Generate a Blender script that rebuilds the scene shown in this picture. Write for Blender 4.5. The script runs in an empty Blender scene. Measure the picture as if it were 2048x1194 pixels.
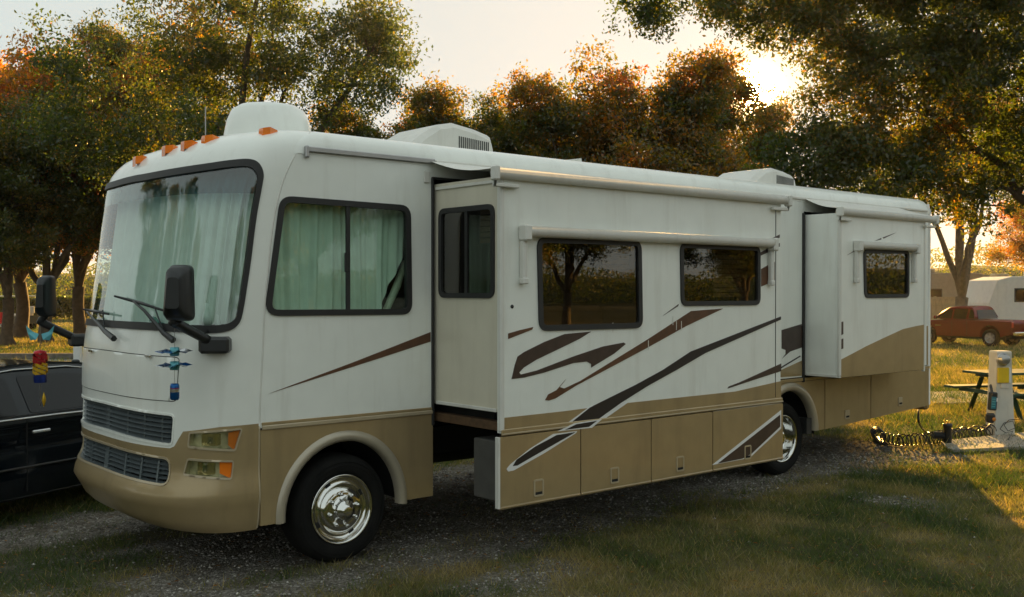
import bpy, math, random
import numpy as np
from mathutils import Vector, Matrix
from mathutils.geometry import tessellate_polygon, delaunay_2d_cdt

# ------------------------------------------------------------------ camera
F = 2050.0; YAW = 0.70395; PIT = 0.00825
CAM = np.array([-4.0952, -6.8432, 2.1123])
FW = np.array([math.sin(YAW)*math.cos(PIT), math.cos(YAW)*math.cos(PIT), -math.sin(PIT)])
RT = np.array([math.cos(YAW), -math.sin(YAW), 0.0]); UP = np.cross(RT, FW)
scene = bpy.context.scene
COL = scene.collection
cd = bpy.data.cameras.new('camera'); cam = bpy.data.objects.new('camera', cd); COL.objects.link(cam)
cd.sensor_width = 36.0; cd.lens = 36.0*F/2048.0; cd.clip_start = 0.1; cd.clip_end = 3000
m = Matrix(((RT[0], UP[0], -FW[0], CAM[0]), (RT[1], UP[1], -FW[1], CAM[1]), (RT[2], UP[2], -FW[2], CAM[2]), (0, 0, 0, 1)))
cam.matrix_world = m
scene.camera = cam

# ------------------------------------------------------------------ sky, sun, exposure
SUN = np.array([0.79110704, 0.58332346, 0.18407445]); SUN /= np.linalg.norm(SUN)
SUN_EL = math.asin(SUN[2]); SUN_AZ = math.atan2(SUN[0], SUN[1])
SKY_STRENGTH = 0.05; SKY_SAT = 0.5; SUN_STRENGTH = 5.0; EXPOSURE = 1.74; VEIL = (3.95, 4.4, 4.28); SKY_VALUE = 0.02
world = bpy.data.worlds.new('World'); scene.world = world; world.use_nodes = True
wn = world.node_tree; wn.nodes.clear()
def wnode(t, **k):
    n = wn.nodes.new(t)
    for a, b in k.items(): setattr(n, a, b)
    return n
wo = wnode('ShaderNodeOutputWorld'); bg = wnode('ShaderNodeBackground')
sky = wnode('ShaderNodeTexSky', sky_type='NISHITA', sun_disc=False)
sky.sun_elevation = SUN_EL; sky.sun_rotation = SUN_AZ
sky.air_density = 1.0; sky.dust_density = 1.0; sky.ozone_density = 1.0; sky.altitude = 50
hs = wnode('ShaderNodeHueSaturation'); hs.inputs['Saturation'].default_value = SKY_SAT; hs.inputs['Value'].default_value = SKY_VALUE
wn.links.new(sky.outputs[0], hs.inputs['Color'])
# bright hazy aureole and disc of the low sun, where it stands in the sky
tc = wnode('ShaderNodeTexCoord'); dp = wnode('ShaderNodeVectorMath', operation='DOT_PRODUCT')
nv = wnode('ShaderNodeVectorMath', operation='NORMALIZE')
wn.links.new(tc.outputs['Generated'], nv.inputs[0]); wn.links.new(nv.outputs[0], dp.inputs[0]); dp.inputs[1].default_value = tuple(SUN)
mx = wnode('ShaderNodeMath', operation='MAXIMUM'); mx.inputs[1].default_value = 0.0
wn.links.new(dp.outputs['Value'], mx.inputs[0])
# thin even veil of high cloud over the whole sky
veil = wnode('ShaderNodeVectorMath', operation='ADD'); wn.links.new(hs.outputs[0], veil.inputs[0]); veil.inputs[1].default_value = VEIL
acc = veil.outputs[0]
for ex, colr in ((16000.0, (1500, 1000, 420)), (1500.0, (12, 6.5, 1.6)), (40.0, (.8, .4, .08)), (7.0, (.6, .15, .0))):
    pw = wnode('ShaderNodeMath', operation='POWER'); pw.inputs[1].default_value = ex
    wn.links.new(mx.outputs[0], pw.inputs[0])
    vs = wnode('ShaderNodeVectorMath', operation='SCALE'); vs.inputs[0].default_value = colr
    wn.links.new(pw.outputs[0], vs.inputs['Scale'])
    ad = wnode('ShaderNodeVectorMath', operation='ADD')
    wn.links.new(acc, ad.inputs[0]); wn.links.new(vs.outputs[0], ad.inputs[1]); acc = ad.outputs[0]
wn.links.new(acc, bg.inputs['Color']); bg.inputs['Strength'].default_value = SKY_STRENGTH
wn.links.new(bg.outputs[0], wo.inputs['Surface'])
sl = bpy.data.lights.new('sun', 'SUN'); sl.energy = SUN_STRENGTH; sl.angle = math.radians(0.5); sl.color = (1.0, 0.55, 0.13)
so = bpy.data.objects.new('sun', sl); COL.objects.link(so)
so.rotation_euler = Vector(tuple(-SUN)).to_track_quat('-Z', 'Y').to_euler()
vsn = scene.view_settings
vsn.view_transform = 'Standard'; vsn.look = 'None'; vsn.gamma = 1.0; vsn.use_curve_mapping = False; vsn.exposure = EXPOSURE
scene.cycles.max_bounces = 8; scene.cycles.transparent_max_bounces = 16; scene.cycles.sample_clamp_indirect = 6.0
scene.cycles.caustics_reflective = False; scene.cycles.caustics_refractive = False

# ------------------------------------------------------------------ helpers
def ray(u, v): return FW + RT*(u-1024)/F - UP*(v-597)/F
def onp(u, v, ax, val):
    d = ray(u, v); return CAM + d*((val-CAM[ax])/d[ax])
def atd(u, v, depth): return CAM + ray(u, v)*depth
def gnd(u, depth):
    p = atd(u, 580, depth); return Vector((p[0], p[1], 0))
def pix(P):
    d = np.asarray(P) - CAM; z = d @ FW
    return np.stack([1024+F*(d @ RT)/z, 597-F*(d @ UP)/z], -1)
rng = np.random.default_rng(7); random.seed(7)

def lat_noise(x, y, s, seed=0):
    x = np.asarray(x, float)/s; y = np.asarray(y, float)/s
    xi = np.floor(x).astype(np.int64); yi = np.floor(y).astype(np.int64); fx = x-xi; fy = y-yi
    fx = fx*fx*(3-2*fx); fy = fy*fy*(3-2*fy)
    def h(a, b):
        n = (a*374761393 + b*668265263 + seed*144269) & 0xffffffff
        n = ((n ^ (n >> 13))*1274126177) & 0xffffffff
        return ((n ^ (n >> 16)) & 0xffff)/65535.0
    return (h(xi, yi)*(1-fx)+h(xi+1, yi)*fx)*(1-fy) + (h(xi, yi+1)*(1-fx)+h(xi+1, yi+1)*fx)*fy
def fbm(x, y, s, seed=0, o=4):
    r = 0; a = .5
    for i in range(o):
        r = r + a*lat_noise(x, y, s/2**i, seed+i); a *= .5
    return r/(1-.5**o)

# ------------------------------------------------------------------ materials
MATS = {}
def newmat(name):
    mt = bpy.data.materials.new(name); mt.use_nodes = True; nt = mt.node_tree; nt.nodes.clear()
    out = nt.nodes.new('ShaderNodeOutputMaterial'); MATS[name] = mt
    return mt, nt, out
def mat(name, col, rough=.5, metal=0.0, var=.12, scale=6.0, bump=0.0, bscale=60.0, coat=0.0, spec=.5, dirt=None, dscale=1.5):
    mt, nt, out = newmat(name); N = nt.nodes; L = nt.links
    b = N.new('ShaderNodeBsdfPrincipled'); L.new(b.outputs[0], out.inputs[0])
    b.inputs['Roughness'].default_value = rough; b.inputs['Metallic'].default_value = metal
    b.inputs['Specular IOR Level'].default_value = spec
    b.inputs['Coat Weight'].default_value = coat; b.inputs['Coat Roughness'].default_value = .06
    t = N.new('ShaderNodeTexCoord'); ns = N.new('ShaderNodeTexNoise'); ns.inputs['Scale'].default_value = scale; ns.inputs['Detail'].default_value = 5
    L.new(t.outputs['Object'], ns.inputs['Vector'])
    r = N.new('ShaderNodeValToRGB'); r.color_ramp.elements[0].position = .3; r.color_ramp.elements[1].position = .72
    c = np.array(col)
    r.color_ramp.elements[0].color = tuple(c*(1-var))+(1,); r.color_ramp.elements[1].color = tuple(np.minimum(c*(1+var), 1))+(1,)
    L.new(ns.outputs['Fac'], r.inputs[0]); cs = r.outputs[0]
    if dirt:
        n2 = N.new('ShaderNodeTexNoise'); n2.inputs['Scale'].default_value = dscale; n2.inputs['Detail'].default_value = 8; n2.inputs['Roughness'].default_value = .65
        mp = N.new('ShaderNodeMapping'); mp.inputs['Scale'].default_value = (3.5, 3.5, .4); L.new(t.outputs['Object'], mp.inputs[0]); L.new(mp.outputs[0], n2.inputs['Vector'])
        r2 = N.new('ShaderNodeValToRGB'); r2.color_ramp.elements[0].position = .52; r2.color_ramp.elements[1].position = .8
        r2.color_ramp.elements[0].color = (0, 0, 0, 1); r2.color_ramp.elements[1].color = (.38, .38, .38, 1)
        L.new(n2.outputs['Fac'], r2.inputs[0]); mxn = N.new('ShaderNodeMixRGB'); L.new(r2.outputs[0], mxn.inputs[0]); L.new(cs, mxn.inputs[1]); mxn.inputs[2].default_value = tuple(dirt)+(1,)
        cs = mxn.outputs[0]
    L.new(cs, b.inputs['Base Color'])
    if bump:
        n3 = N.new('ShaderNodeTexNoise'); n3.inputs['Scale'].default_value = bscale; n3.inputs['Detail'].default_value = 4
        L.new(t.outputs['Object'], n3.inputs['Vector']); bp = N.new('ShaderNodeBump'); bp.inputs['Strength'].default_value = bump; bp.inputs['Distance'].default_value = .02
        L.new(n3.outputs['Fac'], bp.inputs['Height']); L.new(bp.outputs[0], b.inputs['Normal'])
    return mt
def glass(name, tint, ior=1.5, rough=.0, bump=.0, refl=1.0):
    mt, nt, out = newmat(name); N = nt.nodes; L = nt.links
    tr = N.new('ShaderNodeBsdfTransparent'); tr.inputs[0].default_value = tuple(tint)+(1,)
    gl = N.new('ShaderNodeBsdfGlossy'); gl.inputs['Roughness'].default_value = rough; gl.inputs[0].default_value = (refl, refl, refl, 1)
    fr = N.new('ShaderNodeFresnel'); ge = N.new('ShaderNodeNewGeometry'); mi = N.new('ShaderNodeMix')
    mi.inputs[2].default_value = ior; mi.inputs[3].default_value = 1.0/ior     # same reflectance from either face of the thin pane
    L.new(ge.outputs['Backfacing'], mi.inputs[0]); L.new(mi.outputs[0], fr.inputs[0])
    if bump:
        t = N.new('ShaderNodeTexCoord'); n3 = N.new('ShaderNodeTexNoise'); n3.inputs['Scale'].default_value = 1.6; L.new(t.outputs['Object'], n3.inputs['Vector'])
        bp = N.new('ShaderNodeBump'); bp.inputs['Strength'].default_value = bump; bp.inputs['Distance'].default_value = .05; L.new(n3.outputs['Fac'], bp.inputs['Height']); L.new(bp.outputs[0], gl.inputs['Normal'])
    mx = N.new('ShaderNodeMixShader'); L.new(fr.outputs[0], mx.inputs[0]); L.new(tr.outputs[0], mx.inputs[1]); L.new(gl.outputs[0], mx.inputs[2]); L.new(mx.outputs[0], out.inputs[0])
    return mt
def leafmat(name, stops, transl=.5, objbias=True, gloss=.06, tm=(2.9, 2.2, .6)):
    mt, nt, out = newmat(name); N = nt.nodes; L = nt.links
    at = N.new('ShaderNodeAttribute'); at.attribute_name = 'tint'; src = at.outputs['Fac']
    if objbias:
        oi = N.new('ShaderNodeObjectInfo'); sp = N.new('ShaderNodeSeparateColor'); L.new(oi.outputs['Color'], sp.inputs[0])
        sb = N.new('ShaderNodeMath'); sb.operation = 'ADD'; L.new(sp.outputs[0], sb.inputs[0]); sb.inputs[1].default_value = -1.0
        ad = N.new('ShaderNodeMath'); ad.operation = 'ADD'; L.new(src, ad.inputs[0]); L.new(sb.outputs[0], ad.inputs[1]); src = ad.outputs[0]
    r = N.new('ShaderNodeValToRGB'); e = r.color_ramp.elements
    while len(e) < len(stops): e.new(.5)
    for el, (p, c) in zip(e, stops): el.position = p; el.color = tuple(c)+(1,)
    L.new(src, r.inputs[0])
    d = N.new('ShaderNodeBsdfDiffuse'); tl = N.new('ShaderNodeBsdfTranslucent'); L.new(r.outputs[0], d.inputs[0])
    bc = N.new('ShaderNodeVectorMath'); bc.operation = 'MULTIPLY'; bc.inputs[1].default_value = tm; L.new(r.outputs[0], bc.inputs[0]); L.new(bc.outputs[0], tl.inputs[0])
    mx = N.new('ShaderNodeMixShader'); mx.inputs[0].default_value = transl; L.new(d.outputs[0], mx.inputs[1]); L.new(tl.outputs[0], mx.inputs[2])
    g = N.new('ShaderNodeBsdfGlossy'); g.inputs['Roughness'].default_value = .45
    m2 = N.new('ShaderNodeMixShader'); m2.inputs[0].default_value = gloss; L.new(mx.outputs[0], m2.inputs[1]); L.new(g.outputs[0], m2.inputs[2]); L.new(m2.outputs[0], out.inputs[0])
    return mt

mat('white', (.84, .86, .81), .28, var=.025, coat=.25, dirt=(.50, .47, .40), dscale=1.6, bump=.10, bscale=2.2)
mat('white_dull', (.70, .69, .64), .45, var=.04, dirt=(.40, .37, .31), dscale=3)
mat('cream', (.66, .62, .50), .35, var=.03, dirt=(.45, .40, .31))
mat('tan', (.40, .30, .16), .30, metal=.3, var=.06, coat=.3, dirt=(.17, .13, .08), dscale=1.4)
mat('tan_light', (.49, .41, .28), .32, metal=.25, var=.05, coat=.2)
mat('arch', (.44, .39, .30), .32, metal=.3, var=.05, coat=.2, dirt=(.25, .21, .15))
mat('brown', (.055, .035, .028), .35, var=.2, scale=14, coat=.15)
mat('rust', (.105, .045, .02), .40, var=.3, scale=10, coat=.1)
mat('dark_stripe', (.022, .018, .018), .35, var=.2)
mat('black_rubber', (.018, .018, .018), .55, var=.2)
mat('black_plastic', (.016, .018, .019), .38, var=.1, bump=.05, bscale=300)
mat('grille', (.16, .19, .20), .35, metal=.4, var=.1)
mat('tyre', (.009, .009, .0085), .85, var=.3, bump=.25, bscale=120, spec=.2, dirt=(.028, .025, .02), dscale=6)
mat('chrome', (.70, .70, .68), .09, metal=1.0, var=.03)
mat('steel', (.40, .40, .40), .35, metal=.9, var=.1)
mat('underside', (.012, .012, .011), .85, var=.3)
mat('bay_box', (.085, .082, .075), .7, var=.15)
mat('rust_beam', (.10, .055, .025), .8, var=.3, scale=20)
mat('amber', (.85, .20, .01), .2, var=.1, coat=.5)
mat('amber_dark', (.45, .13, .015), .25, var=.15, coat=.3)
mat('lamp_inside', (.62, .60, .44), .35, metal=.25, var=.25, scale=14)
mat('reflector', (.75, .68, .42), .15, metal=.9, var=.05)
mat('curtain', (.80, .80, .74), .9, var=.06, scale=9, bump=.15, bscale=220)
mat('blind', (.42, .38, .30), .7, var=.05)
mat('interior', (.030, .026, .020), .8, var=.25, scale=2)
mat('interior_wood', (.16, .09, .035), .5, var=.25, scale=4)
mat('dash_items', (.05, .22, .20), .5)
glass('windshield_glass', (.78, .92, .88), 2.0)
glass('shade_band_glass', (.25, .38, .45), 1.3)
glass('side_glass', (.84, .94, .89), 1.5)
glass('dark_glass', (.55, .50, .40), 1.75)
glass('clear_lens', (.93, .93, .80), 1.45)
mat('white_paint', (.78, .78, .76), .4, var=.03)
mat('car_black', (.004, .008, .012), .16, var=.1, coat=.25, spec=.3)
mat('car_trim', (.55, .56, .56), .2, metal=.9)
mat('car_glass', (.004, .005, .006), .06, var=.0, spec=.35)
mat('truck_red', (.15, .004, .008), .22, metal=.25, var=.06, coat=.7)
mat('alloy', (.55, .54, .50), .28, metal=.85)
mat('tail_red', (.45, .01, .01), .2, coat=.5)
mat('bark', (.085, .060, .038), .9, var=.35, scale=7, bump=.8, bscale=22)
mat('bark_grey', (.11, .09, .065), .9, var=.35, scale=7, bump=.8, bscale=22)
mat('post_paint', (.56, .55, .49), .5, var=.06, dirt=(.33, .30, .23), dscale=5)
mat('yellow_panel', (.60, .44, .012), .45, var=.08, dirt=(.32, .24, .03), dscale=6)
mat('meter_glass', (.32, .33, .32), .12, metal=.6, coat=.8)
mat('protector_blue', (.02, .16, .22), .35, var=.1)
mat('orange', (.55, .20, .02), .4)
mat('hose_black', (.012, .012, .013), .35, var=.2)
mat('table_green', (.012, .055, .035), .5, var=.25, scale=8)
mat('concrete', (.28, .26, .22), .9, var=.18, scale=5, bump=.3, bscale=90)
mat('gravel_road', (.24, .22, .19), .95, var=.35, scale=9, bump=.8, bscale=40)
mat('fence_wood', (.24, .19, .12), .85, var=.2)
mat('trailer_white', (.66, .64, .58), .4, var=.04, dirt=(.42, .38, .30))
mat('trailer_grey', (.22, .20, .17), .4, var=.1)
mat('trailer_tan', (.32, .26, .17), .5, var=.1)
mat('timber', (.16, .14, .115), .9, var=.3, scale=9, bump=.5, bscale=30)
mat('cloth_red', (.42, .02, .012), .8)
mat('can_blue', (.01, .10, .32), .22, metal=.6, var=.05)
mat('can_silver', (.62, .64, .66), .2, metal=.95)
mat('can_red', (.42, .015, .02), .25, metal=.5)
mat('can_yellow', (.70, .42, .02), .28, metal=.45)
mat('can_navy', (.01, .03, .20), .25, metal=.5)
mat('tint_teal', (.10, .36, .42), .3, metal=.3)
mat('string', (.35, .33, .30), .8)
mat('backing_green', (.035, .048, .014), 1.0, var=.5, scale=.35, bump=1.0, bscale=1.2)
mat('cart_body', (.10, .09, .06), .4)
mat('cart_roof', (.62, .55, .40), .5)
leafmat('leaf', [(.0, (.020, .048, .008)), (.34, (.052, .085, .012)), (.54, (.13, .115, .014)), (.72, (.30, .16, .014)), (.88, (.32, .10, .014)), (1.0, (.18, .055, .016))], .68)
leafmat('grass_blade', [(.0, (.030, .066, .016)), (.35, (.070, .105, .024)), (.60, (.15, .155, .045)), (.82, (.27, .22, .095)), (1.0, (.36, .29, .15))], .45, False, .03, (1.7, 1.6, .7))
leafmat('litter', [(.0, (.10, .045, .015)), (.4, (.20, .09, .02)), (.7, (.30, .16, .04)), (1.0, (.14, .08, .04))], .2, False, .02)
leafmat('stone', [(.0, (.12, .11, .095)), (.5, (.26, .24, .205)), (.85, (.42, .40, .35)), (1.0, (.60, .57, .52))], .0, False, .02)

# ------------------------------------------------------------------ objects
def link(o, parent=None):
    COL.objects.link(o)
    if parent is not None: o.parent = parent
    return o
def tag(o, label=None, cat=None, group=None, kind=None):
    if label: o['label'] = label
    if cat: o['category'] = cat
    if group: o['group'] = group
    if kind: o['kind'] = kind
    return o
def empty(name, loc=(0, 0, 0), rz=0.0):
    o = bpy.data.objects.new(name, None); o.location = loc; o.rotation_euler = (0, 0, rz); o.empty_display_size = .2
    return link(o)
def copy_tree(o, parent=None):
    c = o.copy(); COL.objects.link(c); c.parent = parent
    for ch in list(o.children): copy_tree(ch, c)
    return c
class MB:
    def __init__(s): s.v = []; s.f = []; s.sm = []
    def add(s, vs, fs, smooth=False):
        b = len(s.v); s.v += [tuple(map(float, p)) for p in vs]
        for f in fs: s.f.append(tuple(i+b for i in f)); s.sm.append(smooth)
        return s
    def box(s, lo, hi, ch=0.0, M=None):
        x0, y0, z0 = lo; x1, y1, z1 = hi
        if ch <= 0:
            vs = [(x0,y0,z0),(x1,y0,z0),(x1,y1,z0),(x0,y1,z0),(x0,y0,z1),(x1,y0,z1),(x1,y1,z1),(x0,y1,z1)]
            fs = [(0,3,2,1),(4,5,6,7),(0,1,5,4),(1,2,6,5),(2,3,7,6),(3,0,4,7)]
        else:
            c = min(ch, (x1-x0)/2.01, (y1-y0)/2.01, (z1-z0)/2.01)
            vs = []; idx = {}
            X = (x0, x1); Y = (y0, y1); Z = (z0, z1)
            for i in (0, 1):
                for j in (0, 1):
                    for k in (0, 1):
                        sx, sy, sz = (1-2*i)*c, (1-2*j)*c, (1-2*k)*c
                        idx[i,j,k,0] = len(vs); vs.append((X[i], Y[j]+sy, Z[k]+sz))
                        idx[i,j,k,1] = len(vs); vs.append((X[i]+sx, Y[j], Z[k]+sz))
                        idx[i,j,k,2] = len(vs); vs.append((X[i]+sx, Y[j]+sy, Z[k]))
            fs = []
            for i in (0, 1): fs.append((idx[i,0,0,0], idx[i,1,0,0], idx[i,1,1,0], idx[i,0,1,0]))
            for j in (0, 1): fs.append((idx[0,j,0,1], idx[1,j,0,1], idx[1,j,1,1], idx[0,j,1,1]))
            for k in (0, 1): fs.append((idx[0,0,k,2], idx[1,0,k,2], idx[1,1,k,2], idx[0,1,k,2]))
            for i in (0, 1):
                for j in (0, 1): fs.append((idx[i,j,0,0], idx[i,j,1,0], idx[i,j,1,1], idx[i,j,0,1]))
            for i in (0, 1):
                for k in (0, 1): fs.append((idx[i,0,k,0], idx[i,1,k,0], idx[i,1,k,2], idx[i,0,k,2]))
            for j in (0, 1):
                for k in (0, 1): fs.append((idx[0,j,k,1], idx[1,j,k,1], idx[1,j,k,2], idx[0,j,k,2]))
            for i in (0, 1):
                for j in (0, 1):
                    for k in (0, 1): fs.append((idx[i,j,k,0], idx[i,j,k,1], idx[i,j,k,2]))
        if M is not None: vs = [tuple(M @ Vector(p)) for p in vs]
        return s.add(vs, fs)
    def tube(s, path, r, n=8, cap=True):
        P = [np.array(p, float) for p in path]; rr = r if hasattr(r, '__len__') else [r]*len(P)
        vs = []; fs = []; ref = None
        for i, p in enumerate(P):
            d = P[min(i+1, len(P)-1)] - P[max(i-1, 0)]; d /= (np.linalg.norm(d)+1e-9)
            if ref is None: ref = np.array([0, 0, 1.]) if abs(d[2]) < .9 else np.array([1., 0, 0])
            a = np.cross(d, ref); a /= np.linalg.norm(a)+1e-9; b = np.cross(a, d); ref = b
            for k in range(n):
                t = 2*math.pi*k/n; vs.append(p + rr[i]*(a*math.cos(t)+b*math.sin(t)))
        for i in range(len(P)-1):
            for k in range(n):
                k2 = (k+1) % n; fs.append((i*n+k, i*n+k2, (i+1)*n+k2, (i+1)*n+k))
        s.add(vs, fs, True)
        if cap:
            b0 = len(s.v)-len(vs)
            s.f.append(tuple(b0+k for k in range(n))); s.sm.append(False)
            s.f.append(tuple(b0+(len(P)-1)*n+k for k in range(n))); s.sm.append(False)
        return s
    def lathe(s, prof, c, axis=1, n=32, sgn=1, smooth=True):
        # prof: (radius, offset along axis)
        vs = []; fs = []
        for r, h in prof:
            for k in range(n):
                t = 2*math.pi*k/n
                if axis == 1: vs.append((c[0]+r*math.cos(t), c[1]+sgn*h, c[2]+r*math.sin(t)))
                elif axis == 2: vs.append((c[0]+r*math.cos(t), c[1]+r*math.sin(t), c[2]+sgn*h))
                else: vs.append((c[0]+sgn*h, c[1]+r*math.cos(t), c[2]+r*math.sin(t)))
        for i in range(len(prof)-1):
            for k in range(n):
                k2 = (k+1) % n; fs.append((i*n+k, i*n+k2, (i+1)*n+k2, (i+1)*n+k))
        return s.add(vs, fs, smooth)
    def prism(s, outline, mapf, d0, d1, holes=()):
        """outline: 2-D loop; mapf(a,b,d)->3-D; solid between depth d0 and d1, with holes"""
        loops = [list(outline)] + [list(h) for h in holes]
        flat = [p for l in loops for p in l]
        tris = tessellate_polygon([[Vector((a, b, 0)) for a, b in l] for l in loops])
        n = len(flat); vs = [mapf(a, b, d0) for a, b in flat] + [mapf(a, b, d1) for a, b in flat]
        fs = [tuple(t) for t in tris] + [tuple(i+n for i in t[::-1]) for t in tris]
        o = 0
        for l in loops:
            k = len(l)
            for i in range(k): fs.append((o+i, o+(i+1) % k, n+o+(i+1) % k, n+o+i))
            o += k
        return s.add(vs, fs)
    def build(s, name, material, parent=None):
        me = bpy.data.meshes.new(name); me.from_pydata(s.v, [], s.f); me.materials.append(MATS[material])
        me.polygons.foreach_set('use_smooth', s.sm); me.update()
        return link(bpy.data.objects.new(name, me), parent)
def npmesh(name, verts, faces_n, idx, material, tint=None, smooth=False, parent=None):
    """fast mesh: all faces have faces_n corners"""
    me = bpy.data.meshes.new(name); nv_ = len(verts); nf = len(idx)//faces_n
    me.vertices.add(nv_); me.vertices.foreach_set('co', np.asarray(verts, np.float32).ravel())
    me.loops.add(nf*faces_n); me.loops.foreach_set('vertex_index', np.asarray(idx, np.int32))
    me.polygons.add(nf); me.polygons.foreach_set('loop_start', np.arange(0, nf*faces_n, faces_n, dtype=np.int32))
    if smooth: me.polygons.foreach_set('use_smooth', np.ones(nf, bool))
    if tint is not None:
        a = me.attributes.new('tint', 'FLOAT', 'POINT'); a.data.foreach_set('value', np.asarray(tint, np.float32))
    me.materials.append(MATS[material]); me.update(calc_edges=True); me.validate()
    return link(bpy.data.objects.new(name, me), parent)
def rrect(pts, r, n=5):
    """round the corners of a convex 2-D polygon"""
    out = []; k = len(pts)
    rr = r if hasattr(r, '__len__') else [r]*k
    for i in range(k):
        p0 = np.array(pts[i-1]); p = np.array(pts[i]); p1 = np.array(pts[(i+1) % k])
        a = (p0-p); b = (p1-p); la = np.linalg.norm(a); lb = np.linalg.norm(b); q = min(rr[i], la*.45, lb*.45); a = p+a/la*q; b = p+b/lb*q
        for j in range(n+1):
            t = j/n; out.append(tuple((1-t)**2*a + 2*t*(1-t)*p + t*t*b))
    return out
def inset(pts, d):
    """shrink a loop towards its inside by d"""
    P = np.array(pts); n = len(P); A = 0.5*np.sum(P[:, 0]*np.roll(P[:, 1], -1)-np.roll(P[:, 0], -1)*P[:, 1])
    sg = 1 if A > 0 else -1; out = []
    for i in range(n):
        e0 = P[i]-P[i-1]; e1 = P[(i+1) % n]-P[i]
        e0 = e0/(np.linalg.norm(e0)+1e-9); e1 = e1/(np.linalg.norm(e1)+1e-9)
        t = e0+e1; t /= (np.linalg.norm(t)+1e-9); nn = np.array([-t[1], t[0]])*sg
        out.append(tuple(P[i]+nn*d))
    return out
def ymap(a, b, d): return (a, d, b)      # 2-D (x,z) on a plane facing -y
def xmap(a, b, d): return (d, a, b)      # 2-D (y,z) on a plane facing -x
def sx(pts, y=0.0):
    r = []
    for u, v in pts:
        p = onp(u, v, 1, y); r.append((p[0], p[2]))
    return r
def panel(name, outline, y0, y1, material, parent, holes=()):
    return MB().prism(outline, ymap, y0, y1, holes).build(name, material, parent)

# ------------------------------------------------------------------ ground
def gravel_mask(x, y):
    n = fbm(x, y, 1.4, 3) - .5; n2 = fbm(x, y, .45, 9) - .5
    d = np.minimum(y + .62 + 1.0*n, 3.3 - y + n) + .5*n2
    d = np.minimum(d, x + 4.2 + n); d = np.minimum(d, 8.6 - x + 2*n)
    m_ = np.clip(d/.35 + .35, 0, 1)
    pat = np.clip((fbm(x, y, 1.1, 31) - .60)*9, 0, 1)*np.clip((y+2.3)/.8, 0, 1)*np.clip((9-x)/2, 0, 1)*np.clip((x+6)/2, 0, 1)*(y < .6)
    grassy = np.clip((fbm(x*.45, y*1.3, .8, 51) - .49)*8, 0, 1)      # tongues of grass inside the gravel
    return np.clip(np.maximum(m_*(1-.75*grassy*np.clip((.9-x)/1.5, .25, 1)), .8*pat), 0, 1)
def dry(x, y): return np.clip(.55*fbm(x, y, 2.6, 71) + .45*fbm(x, y, .6, 77), 0, 1)
def gz(x, y): return .05*(fbm(x, y, 3.0, 13)-.5)*np.clip((np.hypot(x-3, y-1)-5)/4, 0, 1)
def stretch(lo, hi, step, far):
    a = list(np.arange(lo, hi+1e-6, step)); s = step; b = hi; up_ = []
    while b < far: s *= 1.35; b += s; up_.append(b)
    s = step; b = lo; dn = []
    while b > -far: s *= 1.35; b -= s; dn.append(b)
    return np.array(dn[::-1]+a+up_)
gx = stretch(-7, 14, .09, 900); gy = stretch(-7, 6, .09, 900)
GX, GY = np.meshgrid(gx, gy, indexing='ij'); nx, ny = GX.shape
gm = gravel_mask(GX, GY); dm = dry(GX, GY)
V = np.stack([GX, GY, gz(GX, GY) + .008*gm*(fbm(GX, GY, .25, 5)-.5)], -1).reshape(-1, 3)
ii = (np.arange(nx-1)[:, None]*ny + np.arange(ny-1)[None]).ravel()
mt, nt, out = newmat('ground_mix'); N = nt.nodes; L = nt.links
b = N.new('ShaderNodeBsdfPrincipled'); b.inputs['Roughness'].default_value = 1.0; b.inputs['Specular IOR Level'].default_value = .1; L.new(b.outputs[0], out.inputs[0])
geo = N.new('ShaderNodeNewGeometry')
def noise(sc, det=6, ro=.6):
    n = N.new('ShaderNodeTexNoise'); n.inputs['Scale'].default_value = sc; n.inputs['Detail'].default_value = det; n.inputs['Roughness'].default_value = ro; L.new(geo.outputs['Position'], n.inputs['Vector']); return n.outputs['Fac']
def ramp(src, stops):
    r = N.new('ShaderNodeValToRGB'); e = r.color_ramp.elements
    while len(e) < len(stops): e.new(.5)
    for el, (p, c) in zip(e, stops): el.position = p; el.color = tuple(c)+(1,)
    L.new(src, r.inputs[0]); return r.outputs[0]
def mixc(f, a, c):
    mm = N.new('ShaderNodeMixRGB')
    L.new(f, mm.inputs[0]); L.new(a, mm.inputs[1]); L.new(c, mm.inputs[2]); return mm.outputs[0]
agv = N.new('ShaderNodeAttribute'); agv.attribute_name = 'tint'
adr = N.new('ShaderNodeAttribute'); adr.attribute_name = 'dry'
soil = ramp(noise(9), [(.3, (.06, .05, .036)), (.6, (.13, .108, .075)), (.8, (.20, .165, .115))])
turf = ramp(adr.outputs['Fac'], [(.34, (.022, .034, .010)), (.48, (.05, .056, .018)), (.56, (.11, .095, .04)), (.68, (.19, .155, .075))])
n40 = noise(40, 3)
tb = mixc(ramp(n40, [(.35, (0, 0, 0)), (.75, (.6, .6, .6))]), turf, soil)
vor = N.new('ShaderNodeTexVoronoi'); vor.inputs['Scale'].default_value = 55; L.new(geo.outputs['Position'], vor.inputs['Vector'])
sepc = N.new('ShaderNodeSeparateColor'); L.new(vor.outputs['Color'], sepc.inputs[0])
grv = ramp(sepc.outputs[0], [(0, (.09, .083, .072)), (.5, (.22, .205, .175)), (.85, (.34, .315, .275)), (1, (.5, .475, .43))])
grv = mixc(ramp(noise(3), [(.38, (.05, .05, .05)), (.66, (.8, .8, .8))]), grv, soil)
L.new(mixc(agv.outputs['Fac'], tb, grv), b.inputs['Base Color'])
bp = N.new('ShaderNodeBump'); bp.inputs['Strength'].default_value = .9; bp.inputs['Distance'].default_value = .03
L.new(noise(60, 4), bp.inputs['Height']); L.new(bp.outputs[0], b.inputs['Normal'])
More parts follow.
